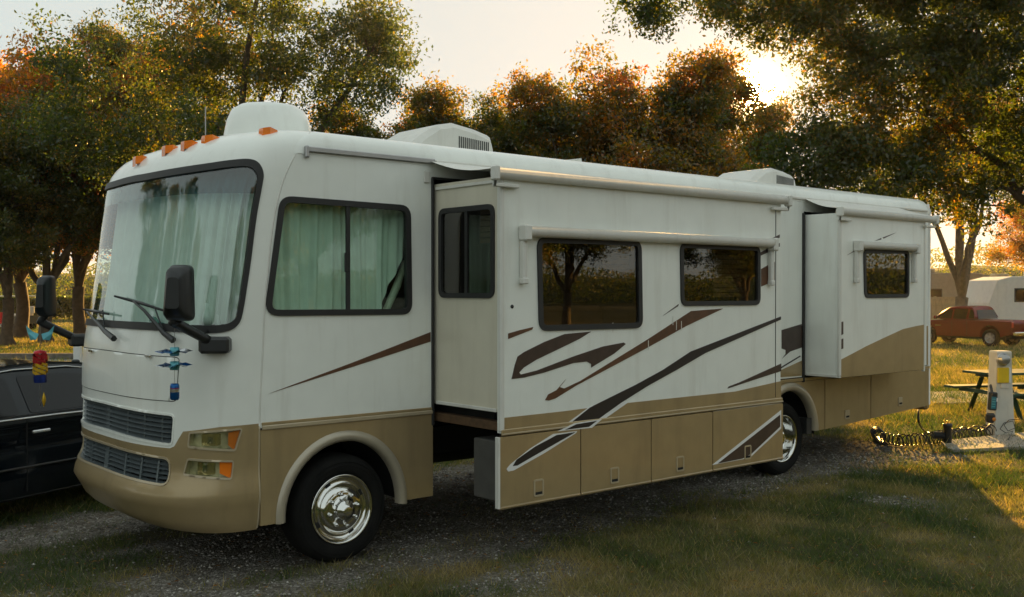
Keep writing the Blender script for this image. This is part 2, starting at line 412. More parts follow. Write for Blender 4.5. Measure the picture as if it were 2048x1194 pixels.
ground = npmesh('ground', V, 4, np.stack([ii, ii+ny, ii+ny+1, ii+1], -1).ravel(), 'ground_mix', gm.ravel(), True)
at_ = ground.data.attributes.new('dry', 'FLOAT', 'POINT'); at_.data.foreach_set('value', dm.ravel().astype(np.float32))
ground['kind'] = 'structure'

def sector(n, r0, r1, power, half=.68, centre=YAW):
    """world positions round the camera's standpoint, thinning with distance"""
    r = (r0**power + (r1**power-r0**power)*rng.random(n))**(1/power)
    a = centre + (rng.random(n)*2-1)*half
    return CAM[0]+r*np.sin(a), CAM[1]+r*np.cos(a), r
# grass blades
near_ = [sector(560000, 4.2, 13.5, 1.15, .95), sector(380000, 13.5, 30, 1.0, .9), sector(120000, 30, 60, .9, .8)]
x, y, r = (np.concatenate([q[k] for q in near_]) for k in range(3))
g = gravel_mask(x, y); dd = dry(x, y)
clump = fbm(x, y, .22, 41)
under = (x > -.9) & (x < 8.9) & (y > .15) & (y < 2.4)
keep = rng.random(len(x)) < np.clip(1.05-g*1.02, .05, 1)*(.25+1.1*clump)*np.where(under, .15, 1)
x, y, r, dd, clump = x[keep], y[keep], r[keep], dd[keep], clump[keep]; n = len(x)
h = (.020+.052*rng.random(n)*(.4+1.2*clump))*np.clip(r/11, 1, 2.6)*np.where(rng.random(n) < .02, 1.7, 1); w = (.0045+.0045*rng.random(n))*np.clip(r/9, 1, 4.5)
a = rng.random(n)*6.283; lean = h*(.35+.9*rng.random(n)); la = rng.random(n)*6.283; z0 = gz(x, y)-.004
B = np.empty((n, 3, 3)); cx_, sy_ = np.cos(a)*w/2, np.sin(a)*w/2
B[:, 0] = np.stack([x-cx_, y-sy_, z0], -1); B[:, 1] = np.stack([x+cx_, y+sy_, z0], -1)
B[:, 2] = np.stack([x+lean*np.cos(la), y+lean*np.sin(la), z0+h], -1)
tint = np.clip(.40 + 2.5*(dd-.5) + .24*(rng.random(n)-.5) + .45*(rng.random(n) < .12), 0, 1)
# longer dry tufts farther off, tinted yellower to add to the low sun's gold
xf, yf, rf = sector(380000, 17, 85, .9, .8); nf_ = len(xf); cf = fbm(xf, yf, .9, 43); kf = rng.random(nf_) < (.25+1.2*cf)
xf, yf, rf, cf = xf[kf], yf[kf], rf[kf], cf[kf]; nf_ = len(xf); hf = (.035+.055*rng.random(nf_)*(.4+cf)); wf = (.010+.012*rng.random(nf_))*np.clip(rf/25, 1, 3)
af = rng.random(nf_)*6.283; lf = hf*(.2+.8*rng.random(nf_)); lb = rng.random(nf_)*6.283; zf = gz(xf, yf)-.004
Bf = np.empty((nf_, 3, 3)); Bf[:, 0] = np.stack([xf-np.cos(af)*wf/2, yf-np.sin(af)*wf/2, zf], -1); Bf[:, 1] = np.stack([xf+np.cos(af)*wf/2, yf+np.sin(af)*wf/2, zf], -1)
Bf[:, 2] = np.stack([xf+lf*np.cos(lb), yf+lf*np.sin(lb), zf+hf], -1)
tf = np.clip(.42+.8*(dry(xf, yf)-.25)+.15*rng.normal(size=nf_), 0, 1)
B = np.concatenate([B, Bf]); tint = np.concatenate([tint, tf]); n = len(B)
o = npmesh('grass', B.reshape(-1, 3), 3, np.arange(n*3), 'grass_blade', np.repeat(tint, 3))
tag(o, 'short patchy lawn grass, green with dry yellow spots, round the motorhome', 'grass', kind='stuff')
# gravel stones
x, y, r = sector(320000, 4.5, 26, .8, .95)
g = gravel_mask(x, y); keep = rng.random(len(x)) < np.clip(g*1.1-.12, .012, 1)*np.clip(fbm(x, y, .7, 61)*2.4-.55, .12, 1)
x, y, r = x[keep], y[keep], r[keep]; n = min(len(x), 42000); x, y, r = x[:n], y[:n], r[:n]
s = (.0045+.011*rng.random(n)**3)*np.clip(r/9, 1, 2.0)
base = np.array([(1, 0, 0), (0, 1, 0), (-1, 0, 0), (0, -1, 0), (0, 0, .75), (0, 0, -.4)])
an = rng.random(n)*6.283; Rm = np.stack([np.cos(an), -np.sin(an), np.sin(an), np.cos(an)], -1).reshape(n, 2, 2)
pts = np.tile(base, (n, 1, 1))*(.65+.7*rng.random((n, 6, 1)))
pts[:, :, :2] = np.einsum('nij,nkj->nki', Rm, pts[:, :, :2]*np.array([1.25, .85]))
pts = pts*s[:, None, None] + np.stack([x, y, gz(x, y)+.3*s], -1)[:, None]
fidx = np.array([(0,1,4),(1,2,4),(2,3,4),(3,0,4),(1,0,5),(2,1,5),(3,2,5),(0,3,5)])
o = npmesh('gravel', pts.reshape(-1, 3), 3, (fidx[None]+6*np.arange(n)[:, None, None]).ravel(), 'stone', np.repeat(np.clip(rng.random(n)**1.6, 0, 1), 6))
tag(o, 'loose grey gravel stones of the pad under the motorhome', 'gravel', kind='stuff')
# fallen leaves
x, y, r = sector(26000, 4.5, 40, .8, .95)
keep = rng.random(len(x)) < .25+1.1*np.clip(fbm(x, y, 1.3, 91)-.42, 0, 1)*2
x, y, r = x[keep], y[keep], r[keep]; n = len(x)
q = np.array([(-1, 0, 0), (0, -.42, .12), (1, 0, .05), (0, .42, .15)]); s = (.012+.016*rng.random(n))*np.clip(r/11, 1, 2)
an = rng.random(n)*6.283; pts = np.tile(q, (n, 1, 1)); pts[:, :, 2] *= rng.random((n, 1))*3
c, d = np.cos(an)[:, None], np.sin(an)[:, None]
pts = np.stack([pts[:, :, 0]*c-pts[:, :, 1]*d, pts[:, :, 0]*d+pts[:, :, 1]*c, pts[:, :, 2]], -1)*s[:, None, None] + np.stack([x, y, gz(x, y)+.012+.02*rng.random(n)], -1)[:, None]
o = npmesh('fallen_leaves', pts.reshape(-1, 3), 4, np.arange(n*4), 'litter', np.repeat(rng.random(n), 4))
tag(o, 'small brown and orange fallen leaves scattered over lawn and gravel', 'leaves', kind='stuff')
# grey gravel lane crossing behind the motorhome, concrete slab at the post
def sheet(name, pts, z, material):
    o = MB().prism(pts, lambda a, b, d: (a, b, d), z, z-.05).build(name, material); o['kind'] = 'structure'; return o
lane = [tuple(onp(u, v, 2, 0)[:2]) for u, v in ((1700, 790), (1990, 783), (2300, 778), (2300, 802), (1990, 806), (1700, 815))]
sheet('gravel_lane', lane, .03, 'gravel_road')
lane2 = [tuple(onp(u, v, 2, 0)[:2]) for u, v in ((-500, 714), (160, 711), (420, 710), (420, 724), (160, 726), (-500, 730))]
sheet('gravel_path', lane2, .03, 'gravel_road')
slab = rrect([tuple(onp(u, v, 2, 0)[:2]) for u, v in ((1880, 886), (2120, 862), (2200, 890), (1900, 905))], .15)
sheet('concrete_slab', slab, .035, 'concrete')

# ------------------------------------------------------------------ motorhome
W = 2.5; XR = 9.06; E1 = .85; E2 = .45
rv = empty('motorhome', (0, 0, 0))
tag(rv, 'large white and tan motorhome with brown swooshes and two slide-outs open', 'motorhome')
# front cap surface: rows (w, z, seam x, nose x, side inset)
CT = np.array([
 (.36, .37, -.69, -1.24, .04), (.42, .42, -.69, -1.32, .02), (.55, .55, -.69, -1.405, 0), (.60, .60, -.69, -1.44, -.012), (.64, .64, -.69, -1.435, -.012), (.80, .80, -.69, -1.365, 0), (.95, .95, -.688, -1.37, 0),
 (1.28, 1.28, -.682, -1.362, 0), (1.66, 1.66, -.66, -1.349, 0), (1.94, 1.94, -.646, -1.303, 0), (2.28, 2.28, -.615, -1.25, 0),
 (2.76, 2.76, -.541, -1.187, 0), (3.02, 3.0, -.457, -1.15, 0), (3.12, 3.10, -.40, -1.10, .003), (3.2, 3.18, -.335, -1.02, .015),
 (3.3, 3.25, -.27, -.88, .05), (3.4, 3.31, -.20, -.68, .12), (3.5, 3.35, -.12, -.42, .30), (3.6, 3.375, -.05, -.10, .75)])
def ctab(w):
    w = np.clip(w, CT[0, 0], CT[-1, 0]); i = np.clip(np.searchsorted(CT[:, 0], w)-1, 0, len(CT)-2)
    x0, x1 = CT[i, 0], CT[i+1, 0]; t = ((w-x0)/(x1-x0))[..., None]
    sl_ = np.gradient(CT[:, 1:], CT[:, 0], axis=0); hh = (x1-x0)[..., None]
    t2, t3 = t*t, t**3
    return (2*t3-3*t2+1)*CT[i, 1:] + (t3-2*t2+t)*hh*sl_[i] + (-2*t3+3*t2)*CT[i+1, 1:] + (t3-t2)*hh*sl_[i+1]
PEX = 2.7
def cap0(t, w):
    t = np.asarray(t, float); w = np.asarray(w, float); c = ctab(w); ph = t*math.pi/2
    s_, c_ = np.sin(ph), np.abs(np.cos(ph))
    y = W/2 + (W/2-c[..., 3])*np.sign(s_)*np.abs(s_)**(2/PEX)
    xx = c[..., 1] - (c[..., 1]-c[..., 2])*c_**(2/PEX)
    return np.stack([xx, y, c[..., 0]], -1)
def cap(t, w, off=0.0):
    P = cap0(t, w)
    if np.ndim(off) == 0 and off == 0.0: return P
    e = 1e-3; tt = np.clip(t, -.995, .995)
    n = np.cross(cap0(tt+e, w)-cap0(tt-e, w), cap0(tt, np.asarray(w)+e)-cap0(tt, np.asarray(w)-e)); n /= np.linalg.norm(n, axis=-1, keepdims=True)+1e-12
    return P - n*np.asarray(off)[..., None] if np.ndim(off) else P - n*off
_T, _Wv = np.meshgrid(np.linspace(-.999, .999, 500), np.linspace(.37, 3.55, 500), indexing='ij')
_G = cap0(_T, _Wv); _Q = pix(_G)
_e = 1e-3; _nn = -np.cross(cap0(np.clip(_T+_e, -1, 1), _Wv)-cap0(np.clip(_T-_e, -1, 1), _Wv), cap0(_T, _Wv+_e)-cap0(_T, _Wv-_e))
_vis = np.einsum('ijk,ijk->ij', _nn, CAM-_G) > 0
OUTS = 1.0 if np.einsum('k,k->', _nn[250, 250], np.array([-1., 0, 0])) > 0 else -1.0
def pc(u, v):
    """photo pixel -> (t, w) on the front cap"""
    d = (_Q[..., 0]-u)**2+(_Q[..., 1]-v)**2 + np.where(_vis if OUTS > 0 else ~_vis, 0, 1e6); k = np.unravel_index(d.argmin(), d.shape)
    t, w = _T[k], _Wv[k]
    for _ in range(4):
        q0 = pix(cap0(t, w)); J = np.stack([(pix(cap0(t+1e-4, w))-q0)/1e-4, (pix(cap0(t, w+1e-4))-q0)/1e-4], -1)
        try: dl = np.linalg.solve(J, np.array([u, v])-q0)
        except Exception: break
        if np.abs(dl).max() > .05: break
        t, w = t+dl[0], w+dl[1]
    return (float(np.clip(t, -1, 1)), float(np.clip(w, .36, 3.6)))
def inpoly(P, poly):
    x, y = P[:, 0], P[:, 1]; r = np.zeros(len(P), bool); q = np.array(poly)
    for (x0, y0), (x1, y1) in zip(q, np.roll(q, -1, 0)):
        c = ((y0 > y) != (y1 > y)); xi = (x1-x0)*(y-y0)/(y1-y0+1e-15)+x0; r ^= c & (x < xi)
    return r
def dens(loop, st=.03):
    o = []
    for p, q in zip(loop, loop[1:]+loop[:1]):
        p = np.array(p); q = np.array(q); k = max(1, int(np.hypot(*((q-p)*(1.8, 1)))/st))
        o += [tuple(p+(q-p)*i/k) for i in range(k)]
    return o
def cappatch(name, outline, material, parent, holes=(), off=0.0, step=.05, thick=0.0, ripple=None, mb=None):
    loops = [dens(list(outline), step)] + [dens(list(h), step) for h in holes]
    pts = []; edges = []
    for l in loops:
        b0 = len(pts); k = len(l); pts += l; edges += [(b0+i, b0+(i+1) % k) for i in range(k)]
    A = np.array(loops[0]); lo, hi = A.min(0), A.max(0)
    g_ = np.stack(np.meshgrid(np.arange(lo[0], hi[0], step/1.8), np.arange(lo[1], hi[1], step), indexing='ij'), -1).reshape(-1, 2)+1e-4
    kk = inpoly(g_, loops[0])
    for h_ in loops[1:]: kk &= ~inpoly(g_, h_)
    B = np.array(pts); g_ = g_[kk]
    if len(g_): g_ = g_[(((g_[:, None]-B[None])*(1.8, 1))**2).sum(-1).min(1) > (.45*step)**2]
    pts += [tuple(p) for p in g_]
    vo, eo, fo, *_r = delaunay_2d_cdt([Vector(p) for p in pts], edges, [], 0, 1e-6)
    P2 = np.array([tuple(p) for p in vo]); fo = [f for f in fo]
    C2 = np.array([P2[list(f)].mean(0) for f in fo]); kk = inpoly(C2, loops[0])
    for h_ in loops[1:]: kk &= ~inpoly(C2, h_)
    fo = [f for f, q in zip(fo, kk) if q]
    of = off if ripple is None else off+ripple(P2[:, 0], P2[:, 1])
    V3 = cap(P2[:, 0], P2[:, 1], of*OUTS)
    mbx = MB() if mb is None else mb; mbx.add(V3, fo, True)
    if thick:
        for l in loops:
            a_ = np.array(l); o1 = cap(a_[:, 0], a_[:, 1], off*OUTS); o2 = cap(a_[:, 0], a_[:, 1], (off-thick)*OUTS); k = len(l)
            mbx.add(np.concatenate([o1, o2]), [(i, (i+1) % k, k+(i+1) % k, k+i) for i in range(k)])
    return mbx if mb is not None else mbx.build(name, material, parent)
def sym(pts):
    """near-side half outline given from the centre outwards and back -> closed symmetric loop"""
    return pts + [(-t, w) for t, w in pts[::-1]]
# windshield opening (near half traced, mirrored)
ws_half = [pc(u, v) for u, v in ((300, 348), (400, 331), (470, 320), (500, 318), (517, 324), (527, 342), (527, 362), (505, 500), (486, 628), (476, 652), (455, 664), (420, 667), (350, 664), (300, 660))]
twc = .03
topw = ws_half[0][1]; botw = ws_half[-1][1]
ws = [(0.0, topw+.01)] + [q for q in ws_half if q[0] < -.03] + [(0.0, botw)]
ws = ws + [(-t, w) for t, w in ws[-2:0:-1]]
def chaikin(l, k=2):
    for _ in range(k):
        o = []
        for p, q in zip(l, l[1:]+l[:1]):
            p = np.array(p); q = np.array(q); o += [tuple(.75*p+.25*q), tuple(.25*p+.75*q)]
        l = o
    return l
ws = chaikin(ws)
def shr(loop, d):
    L2 = [(t*1.8, w) for t, w in loop]; return [(a/1.8, b_) for a, b_ in inset(L2, d)]
ug = [pc(u, v) for u, v in ((348, 831), (344, 889))]; lg = [pc(u, v) for u, v in ((338, 918), (333, 970))]
def gbox(tn, w0a, w0b, w1a, w1b, tn2):
    """grille opening symmetric about the centre; w bows with t"""
    return [(tn, w1a), (0, w1b), (-tn, w1a), (-tn2, w0a), (0, w0b), (tn2, w0a)]
def ctr(u, v): return pc(u, v)
gu = gbox(ug[0][0], ug[1][1], pc(262, 871)[1], ug[0][1], pc(262, 817)[1], ug[1][0])
glw = gbox(lg[0][0], lg[1][1], pc(262, 953)[1], lg[0][1], pc(262, 902)[1], lg[1][0])
gu = rrect(gu, .03, 3); glw = rrect(glw, .04, 3)
hl_u = rrect([pc(u, v) for u, v in ((380, 866), (483, 858), (470, 900), (377, 893))], .012, 3)
hl_l = rrect([pc(u, v) for u, v in ((376, 919), (466, 923), (462, 957), (368, 948))], .012, 3)
mir = lambda loop: [(-t, w) for t, w in loop][::-1]
bl = [pc(u, v) for u, v in ((519, 847), (440, 854), (366, 863), (348, 893), (320, 892))]
bl[0] = (-1.0, bl[0][1])
wb0 = gu and min(w for _, w in gu)-.022
bnd = bl[:4] + [(ug[1][0]+.015, ug[1][1]-.028), (0.0, wb0-.005), (-(ug[1][0]+.015), ug[1][1]-.028)] + [(-t, w) for t, w in bl[3::-1]]
up_out = bnd + [(1.0, 3.6), (-1.0, 3.6)]
lo_out = bnd[::-1] + [(-1.0, .36), (1.0, .36)]
cappatch('front_cap', up_out, 'white', rv, [ws, gu], 0, .06)
lowcap = cappatch('front_bumper', lo_out, 'tan', rv, [glw, hl_u, hl_l, mir(hl_u), mir(hl_l)], 0, .05, 0)
cappatch('bumper_underside', [(-1, .361), (1, .361), (1, .42), (-1, .42)], 'underside', rv, (), -.02, .06)
# cap seam trims
for t_ in (-1.0, 1.0):
    for wa, wb, mm in ((.38, 1.12, 'tan_light'), (1.125, 3.45, 'white_dull')):
        wv = np.linspace(wa, wb, 50); p_ = cap0(np.full(50, t_), wv); p_[:, 1] += .003*(1 if t_ < 0 else -1)
        MB().tube(p_, .008, 6).build('seam_trim', mm, rv)
# windshield: rubber frame, glass, curtain behind
frame = MB()
cappatch('', ws, '', None, [shr(ws, .055)], .012, .04, .05, mb=frame)
wsf = frame.build('windshield_frame', 'black_rubber', rv)
cappatch('windshield', shr(ws, .05), 'windshield_glass', wsf, (), -.005, .05)
band = [(t, max(w, topw-.20)) for t, w in shr(ws, .05)]; bd_ = []
for q in band:
    if not bd_ or np.hypot(q[0]-bd_[-1][0], q[1]-bd_[-1][1]) > 1e-4: bd_.append(q)
cappatch('shade_band', bd_, 'shade_band_glass', wsf, (), -.012, .05)
cur = shr(ws, -.03)
cappatch('windshield_curtain', cur, 'curtain', wsf, (), -.14, .018, 0, ripple=lambda t, w: .022*np.sin(t*58+2.2*np.sin(t*9))+.012*np.sin(t*131+1.3))
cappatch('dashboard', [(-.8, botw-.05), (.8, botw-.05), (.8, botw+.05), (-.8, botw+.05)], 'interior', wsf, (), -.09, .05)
# bottles and a teal toy lying behind the glass
for (u, v, hh, rr_, mm) in ((408, 650, .16, .035, 'curtain'), (434, 655, .09, .022, 'white_dull')):
    t_, w_ = pc(u, v); p_ = cap(np.array(t_), np.array(w_), -.06*OUTS)
    MB().lathe([(0.001, 0), (rr_, 0), (rr_*.9, hh*.45), (rr_*.35, hh*.75), (rr_*.35, hh), (.001, hh)], p_, 2, 14).build('dash_bottle', mm, wsf)
t_, w_ = pc(300, 648); p_ = cap(np.array(t_), np.array(w_), -.06*OUTS)
MB().tube([p_+np.array((.02, .16, .02)), p_+np.array((0, .08, .035)), p_, p_+np.array((.01, -.10, .01))], [.012, .03, .028, .01], 8).build('dash_toy', 'dash_items', wsf)
# brow line under the cap, hood panel, hinges
hood = rrect([pc(u, v) for u, v in ((362, 713), (356, 806))] + [(0.0, pc(262, 798)[1]), ] , .0, 1) if False else None
hp = [pc(360, 714), pc(354, 804)]
hood = rrect([(hp[0][0], hp[0][1]), (0, pc(262, 705)[1]), (-hp[0][0], hp[0][1]), (-hp[1][0], hp[1][1]), (0, pc(262, 795)[1]), (hp[1][0], hp[1][1])], .035, 4)
hd = cappatch('hood_panel', shr(hood, .006), 'white', rv, (), .006, .05, .02)
cappatch('hood_gap', hood, 'underside', hd, (), .0015, .05)
for u, v in ((186, 702), (300, 712)):
    t_, w_ = pc(u, v); p_ = cap(np.array(t_), np.array(w_), .012*OUTS)
    MB().box(p_-np.array((.012, .05, .008)), p_+np.array((.004, .05, .008)), .004).build('hinge', 'chrome', hd)
# grilles with their bars
def grille(name, loop):
    g_ = MB(); cappatch('', loop, '', None, (), -.085, .05, 0, mb=g_); gr = g_.build(name, 'underside', rv)
    rim = MB(); cappatch('', shr(loop, -.012), '', None, [shr(loop, .004)], .006, .04, .09, mb=rim); rim.build('grille_surround', 'white' if name == 'upper_grille' else 'tan_light', gr)
    A = np.array(loop); tm = np.abs(A[:, 0]).max(); ts = np.linspace(-tm, tm, 40)
    def lim(t):
        # top and bottom of the opening at t
        ys = []
        for (a0, b0), (a1, b1) in zip(loop, loop[1:]+loop[:1]):
            if (a0-t)*(a1-t) <= 0 and a0 != a1: ys.append(b0+(b1-b0)*(t-a0)/(a1-a0))
        return (min(ys), max(ys)) if len(ys) > 1 else None
    nb = 6
    for i in range(nb):
        f_ = (i+.5)/nb; bar = MB(); rows = []
        for t in ts:
            q = lim(t)
            if q is None: continue
            w_ = q[0]+(q[1]-q[0])*f_; hh = (q[1]-q[0])/nb*.36
            rows.append([cap(np.array(t), np.array(ww), oo*OUTS) for ww, oo in ((w_+hh, -.045), (w_+hh*.7, -.052), (w_-hh*.9, -.012), (w_-hh, -.022))])
        vs = [p for r_ in rows for p in r_]; k = len(rows)
        bar.add(vs, [(i_*4+j, i_*4+(j+1) % 4, (i_+1)*4+(j+1) % 4, (i_+1)*4+j) for i_ in range(k-1) for j in range(4)])
        bar.build('grille_bar', 'grille', gr)
    for t in np.linspace(-tm*.8, tm*.8, 7):
        q = lim(t); st = MB()
        vs = [cap(np.array(t+dt), np.array(ww), oo*OUTS) for dt in (-.006, .006) for ww in (q[0]+.005, q[1]-.005) for oo in (-.03, -.08)]
        st.add(vs, [(0, 1, 3, 2), (4, 5, 7, 6), (0, 2, 6, 4), (1, 3, 7, 5)]); st.build('grille_strut', 'grille', gr)
grille('upper_grille', gu); grille('lower_grille', glw)
# headlamps
def lamp(loop, frac):
    back = MB(); cappatch('', loop, '', None, (), -.07, .04, 0, mb=back)
    a_ = np.array(dens(loop, .04)); o1 = cap(a_[:, 0], a_[:, 1], .004*OUTS); o2 = cap(a_[:, 0], a_[:, 1], -.07*OUTS); k = len(a_)
    back.add(np.concatenate([o1, o2]), [(i, (i+1) % k, k+(i+1) % k, k+i) for i in range(k)])
    h_ = back.build('headlight', 'lamp_inside', rv)
    rim = MB(); cappatch('', shr(loop, -.01), '', None, [shr(loop, .004)], .008, .03, .03, mb=rim); rim.build('headlight_rim', 'tan_light', h_)
    tmin, tmax = a_[:, 0].min(), a_[:, 0].max(); sgn = 1 if tmin < 0 else -1
    to = tmin if sgn > 0 else tmax; ti = tmax if sgn > 0 else tmin; tc_ = to+(ti-to)*frac
    L1 = [(t if (t-tc_)*sgn > 0 else tc_, w) for t, w in shr(loop, .005)]; L2 = [(t if (t-tc_)*sgn < 0 else tc_, w) for t, w in shr(loop, .005)]
    def ded(l):
        o_ = []
        for p in l:
            if not o_ or np.hypot(p[0]-o_[-1][0], p[1]-o_[-1][1]) > 1e-4: o_.append(p)
        return o_
    cappatch('lens', ded(L1), 'clear_lens', h_, (), -.008, .03); cappatch('turn_signal', ded(L2), 'amber_dark' if frac < .25 else 'amber', h_, (), -.010, .03)
    wm = (a_[:, 1].min()+a_[:, 1].max())/2
    hh_ = (a_[:, 1].max()-a_[:, 1].min())*.30; t0_, t1_ = to+(ti-to)*.36, to+(ti-to)*.80
    q4 = [(t0_, wm-hh_), (t1_, wm-hh_), (t1_, wm+hh_), (t0_, wm+hh_)]
    cappatch('reflector', rrect(q4, .012, 3), 'reflector', h_, (), -.055, .03, 0, ripple=lambda t, w: -.02*np.cos((t-t0_)/(t1_-t0_)*math.pi*2)*.5)
    cappatch('bulb_shield', rrect([(t0_+(t1_-t0_)*.38, wm-hh_*.5), (t0_+(t1_-t0_)*.62, wm-hh_*.5), (t0_+(t1_-t0_)*.62, wm+hh_*.5), (t0_+(t1_-t0_)*.38, wm+hh_*.5)], .006, 3), 'chrome', h_, (), -.03, .03)
for lp in (hl_u, mir(hl_u)): lamp(lp, .22)
for lp in (hl_l, mir(hl_l)): lamp(lp, .26)
# roof marker lights
for u, v in ((283, 318), (342, 297), (380, 288), (421, 277), (536, 262)):
    t_, w_ = pc(u, v+3); p_ = cap(np.array(t_), np.array(w_))
    dx = np.array([1, 0, 0.]); pr_ = MB()
    vs = []
    for (a0, wd, z0) in ((-.06, .032, .006), (-.056, .03, .026), (.0, .036, .038), (.068, .018, .022), (.08, .012, 0.0)):
        for s_ in (-1, 1): vs += [p_+np.array((a0, s_*wd, z0)), ]
    n_ = len(vs)//2
    vs2 = vs + [p+np.array((0, 0, -.06)) for p in vs]
    fs = [(2*i, 2*i+1, 2*i+3, 2*i+2) for i in range(n_-1)] + [(2*i, 2*i+2, 2*n_+2*i+2, 2*n_+2*i) for i in range(n_-1)] + [(2*i+1, 2*i+3, 2*n_+2*i+3, 2*n_+2*i+1) for i in range(n_-1)] + [(0, 1, 2*n_+1, 2*n_)]
    pr_.add(vs2, fs); pr_.build('marker_light', 'amber', rv)

# ---- side walls, roof
seam2 = [(float(c_[1]), float(c_[0])) for c_ in (ctab(np.array(w)) for w in np.linspace(1.11, 3.16, 24))]
def rr_hole(px, y=0., r=.08): return rrect(sx(px, y), r, 6)
dw = rrect(sx([(560, 391), (820, 411), (823, 629), (528, 632)]), [.10, .10, .10, .12], 6)
hole1 = [(.862, 1.0), (4.50, 1.0), (4.50, 3.035), (.862, 3.035)]
hole2 = [(6.13, 1.06), (8.10, 1.06), (8.10, 3.02), (6.13, 3.02)]
# wall is cut into three fields so that each opening is clean
ztop = 3.17
panel('side_wall', seam2 + [(.862, ztop), (.862, 1.11)], 0, .05, 'white', rv, [dw])
panel('side_wall', [(.864, 3.035), (.864, ztop), (4.498, ztop), (4.498, 3.035)], 0, .05, 'white', rv)
panel('side_wall', [(4.5, 1.11), (4.5, ztop), (6.13, ztop), (6.13, 1.11)], 0, .05, 'white', rv)
panel('side_wall', [(6.132, 3.02), (6.132, ztop), (8.098, ztop), (8.098, 3.02)], 0, .05, 'white', rv)
panel('side_wall', [(8.1, 1.11), (8.1, ztop), (XR, ztop), (XR, 1.11)], 0, .05, 'white', rv)
panel('side_wall', [(-.66, .42), (-.66, 3.17), (XR, 3.17), (XR, .5)], W-.05, W, 'white', rv)
MB().box((XR-.05, .052, .55), (XR-.012, W-.052, 3.24), .0).build('rear_wall', 'white', rv)
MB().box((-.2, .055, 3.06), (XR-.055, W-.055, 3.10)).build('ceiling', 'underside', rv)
for yy in (.03, W-.03):
    MB().tube([(XR-.02, yy, .58), (XR-.02, yy, 3.1), (XR-.06, yy, 3.25)], .045, 8).build('corner_trim', 'white_dull', rv)
prof = [(-.004, 3.13), (-.004, 3.19), (.012, 3.245), (.05, 3.29), (.12, 3.325), (.30, 3.352), (.75, 3.372), (1.25, 3.38)]
prof = prof + [(W-a, b_) for a, b_ in prof[-2::-1]]
rf = MB(); xs_ = [-.40, -.27, -.12, 0.0] + list(np.linspace(.5, XR-.25, 12)) + [XR-.08, XR-.01, XR+.01]
vs = []
for i, xx in enumerate(xs_):
    for a, b_ in prof:
        k = 1.0; dz = 0.0
        if i == len(xs_)-2: dz = -.03*(b_ > 3.2)
        if i == len(xs_)-1: dz = -.12*(b_ > 3.2)
        xo = xx
        if i <= 1: xo = np.interp(b_, CT[:, 1], CT[:, 2])
        if i == 0: vs.append((xo-.07, a+.02*np.sign(W/2-a), b_-.02))
        else: vs.append((xo+.004 if i == 1 else xo, a, b_+dz))
npf = len(prof)
rf.add(vs, [(i*npf+j, i*npf+j+1, (i+1)*npf+j+1, (i+1)*npf+j) for i in range(len(xs_)-1) for j in range(npf-1)], True)
roof = rf.build('roof', 'white', rv)
# drip / awning rail
MB().box((-.30, -.030, 3.145), (.87, -.006, 3.185), .006).build('awning_rail', 'steel', roof)
MB().box((.88, -.022, 3.15), (XR-.1, -.006, 3.18), .006).build('awning_rail', 'white_dull', roof)
MB().box((-.325, -.036, 3.10), (-.29, -.004, 3.19), .008).build('rail_end', 'steel', roof)
# belt rail and lower skirts
XS0, XS1 = -.685, .858
MB().box((XS0+.014, -.018, 1.095), (XS1, .0, 1.128), .006).build('belt_rail', 'tan_light', rv)
MB().box((XS0+.014, -.010, 1.128), (XS1, .002, 1.15), .003).build('belt_strip', 'tan', rv)
def arch_loop(xc, zc, rx, rz, n=20, a0=0, a1=math.pi): return [(xc+rx*math.cos(a_), zc+rz*math.sin(a_)) for a_ in np.linspace(a0, a1, n)]
ar = arch_loop(.02, .42, .52, .55)
skirt = [(XS0+.005, 1.094), (XS0+.005, .40), (-.50, .40)] + ar[::-1] + [(.54, .42), (XS1, .42), (XS1, 1.094)]
panel('front_skirt', skirt, -.004, .03, 'tan', rv)
def archpart(xc, zc, r0, r1, out_, y, name, material, a0=0., a1=math.pi, rz=1.05):
    mb_ = MB(); n = 30; rows = []
    for a_ in np.linspace(a0, a1, n):
        c_, s_ = math.cos(a_), math.sin(a_)
        rows.append([(xc+r1*c_, y-.006, zc+r1*rz*s_), (xc+(r1-.02)*c_, y-out_, zc+(r1-.02)*rz*s_), (xc+(r0+.025)*c_, y-out_, zc+(r0+.025)*rz*s_), (xc+r0*c_, y-out_*.4, zc+r0*rz*s_), (xc+r0*c_, y+.06, zc+r0*rz*s_)])
    vs = [p for r_ in rows for p in r_]
    mb_.add(vs, [(i*5+j, i*5+j+1, (i+1)*5+j+1, (i+1)*5+j) for i in range(n-1) for j in range(4)], True); return mb_.build(name, material, rv)
archpart(.02, .42, .505, .582, .030, 0, 'wheel_arch', 'arch', -.04, math.pi+.04)
archpart(5.86, .47, .47, .56, .03, 0, 'wheel_arch', 'arch', 0, math.pi)
for xx, x0, x1 in ((.02, -.56, .60), (5.86, 5.32, 6.40)):
    lin = MB(); n = 18; vs = []
    for a_ in np.linspace(0, math.pi, n): vs += [(xx+.56*math.cos(a_), .04, .42+.58*math.sin(a_)), (xx+.56*math.cos(a_), .75, .42+.58*math.sin(a_))]
    lin.add(vs, [(2*i, 2*i+1, 2*i+3, 2*i+2) for i in range(n-1)]); lin.add([(xx-.56, .75, .4), (xx+.56, .75, .4), (xx+.56, .75, 1.0), (xx-.56, .75, 1.0)], [(0, 1, 2, 3)]); lin.build('wheel_well', 'underside', rv)
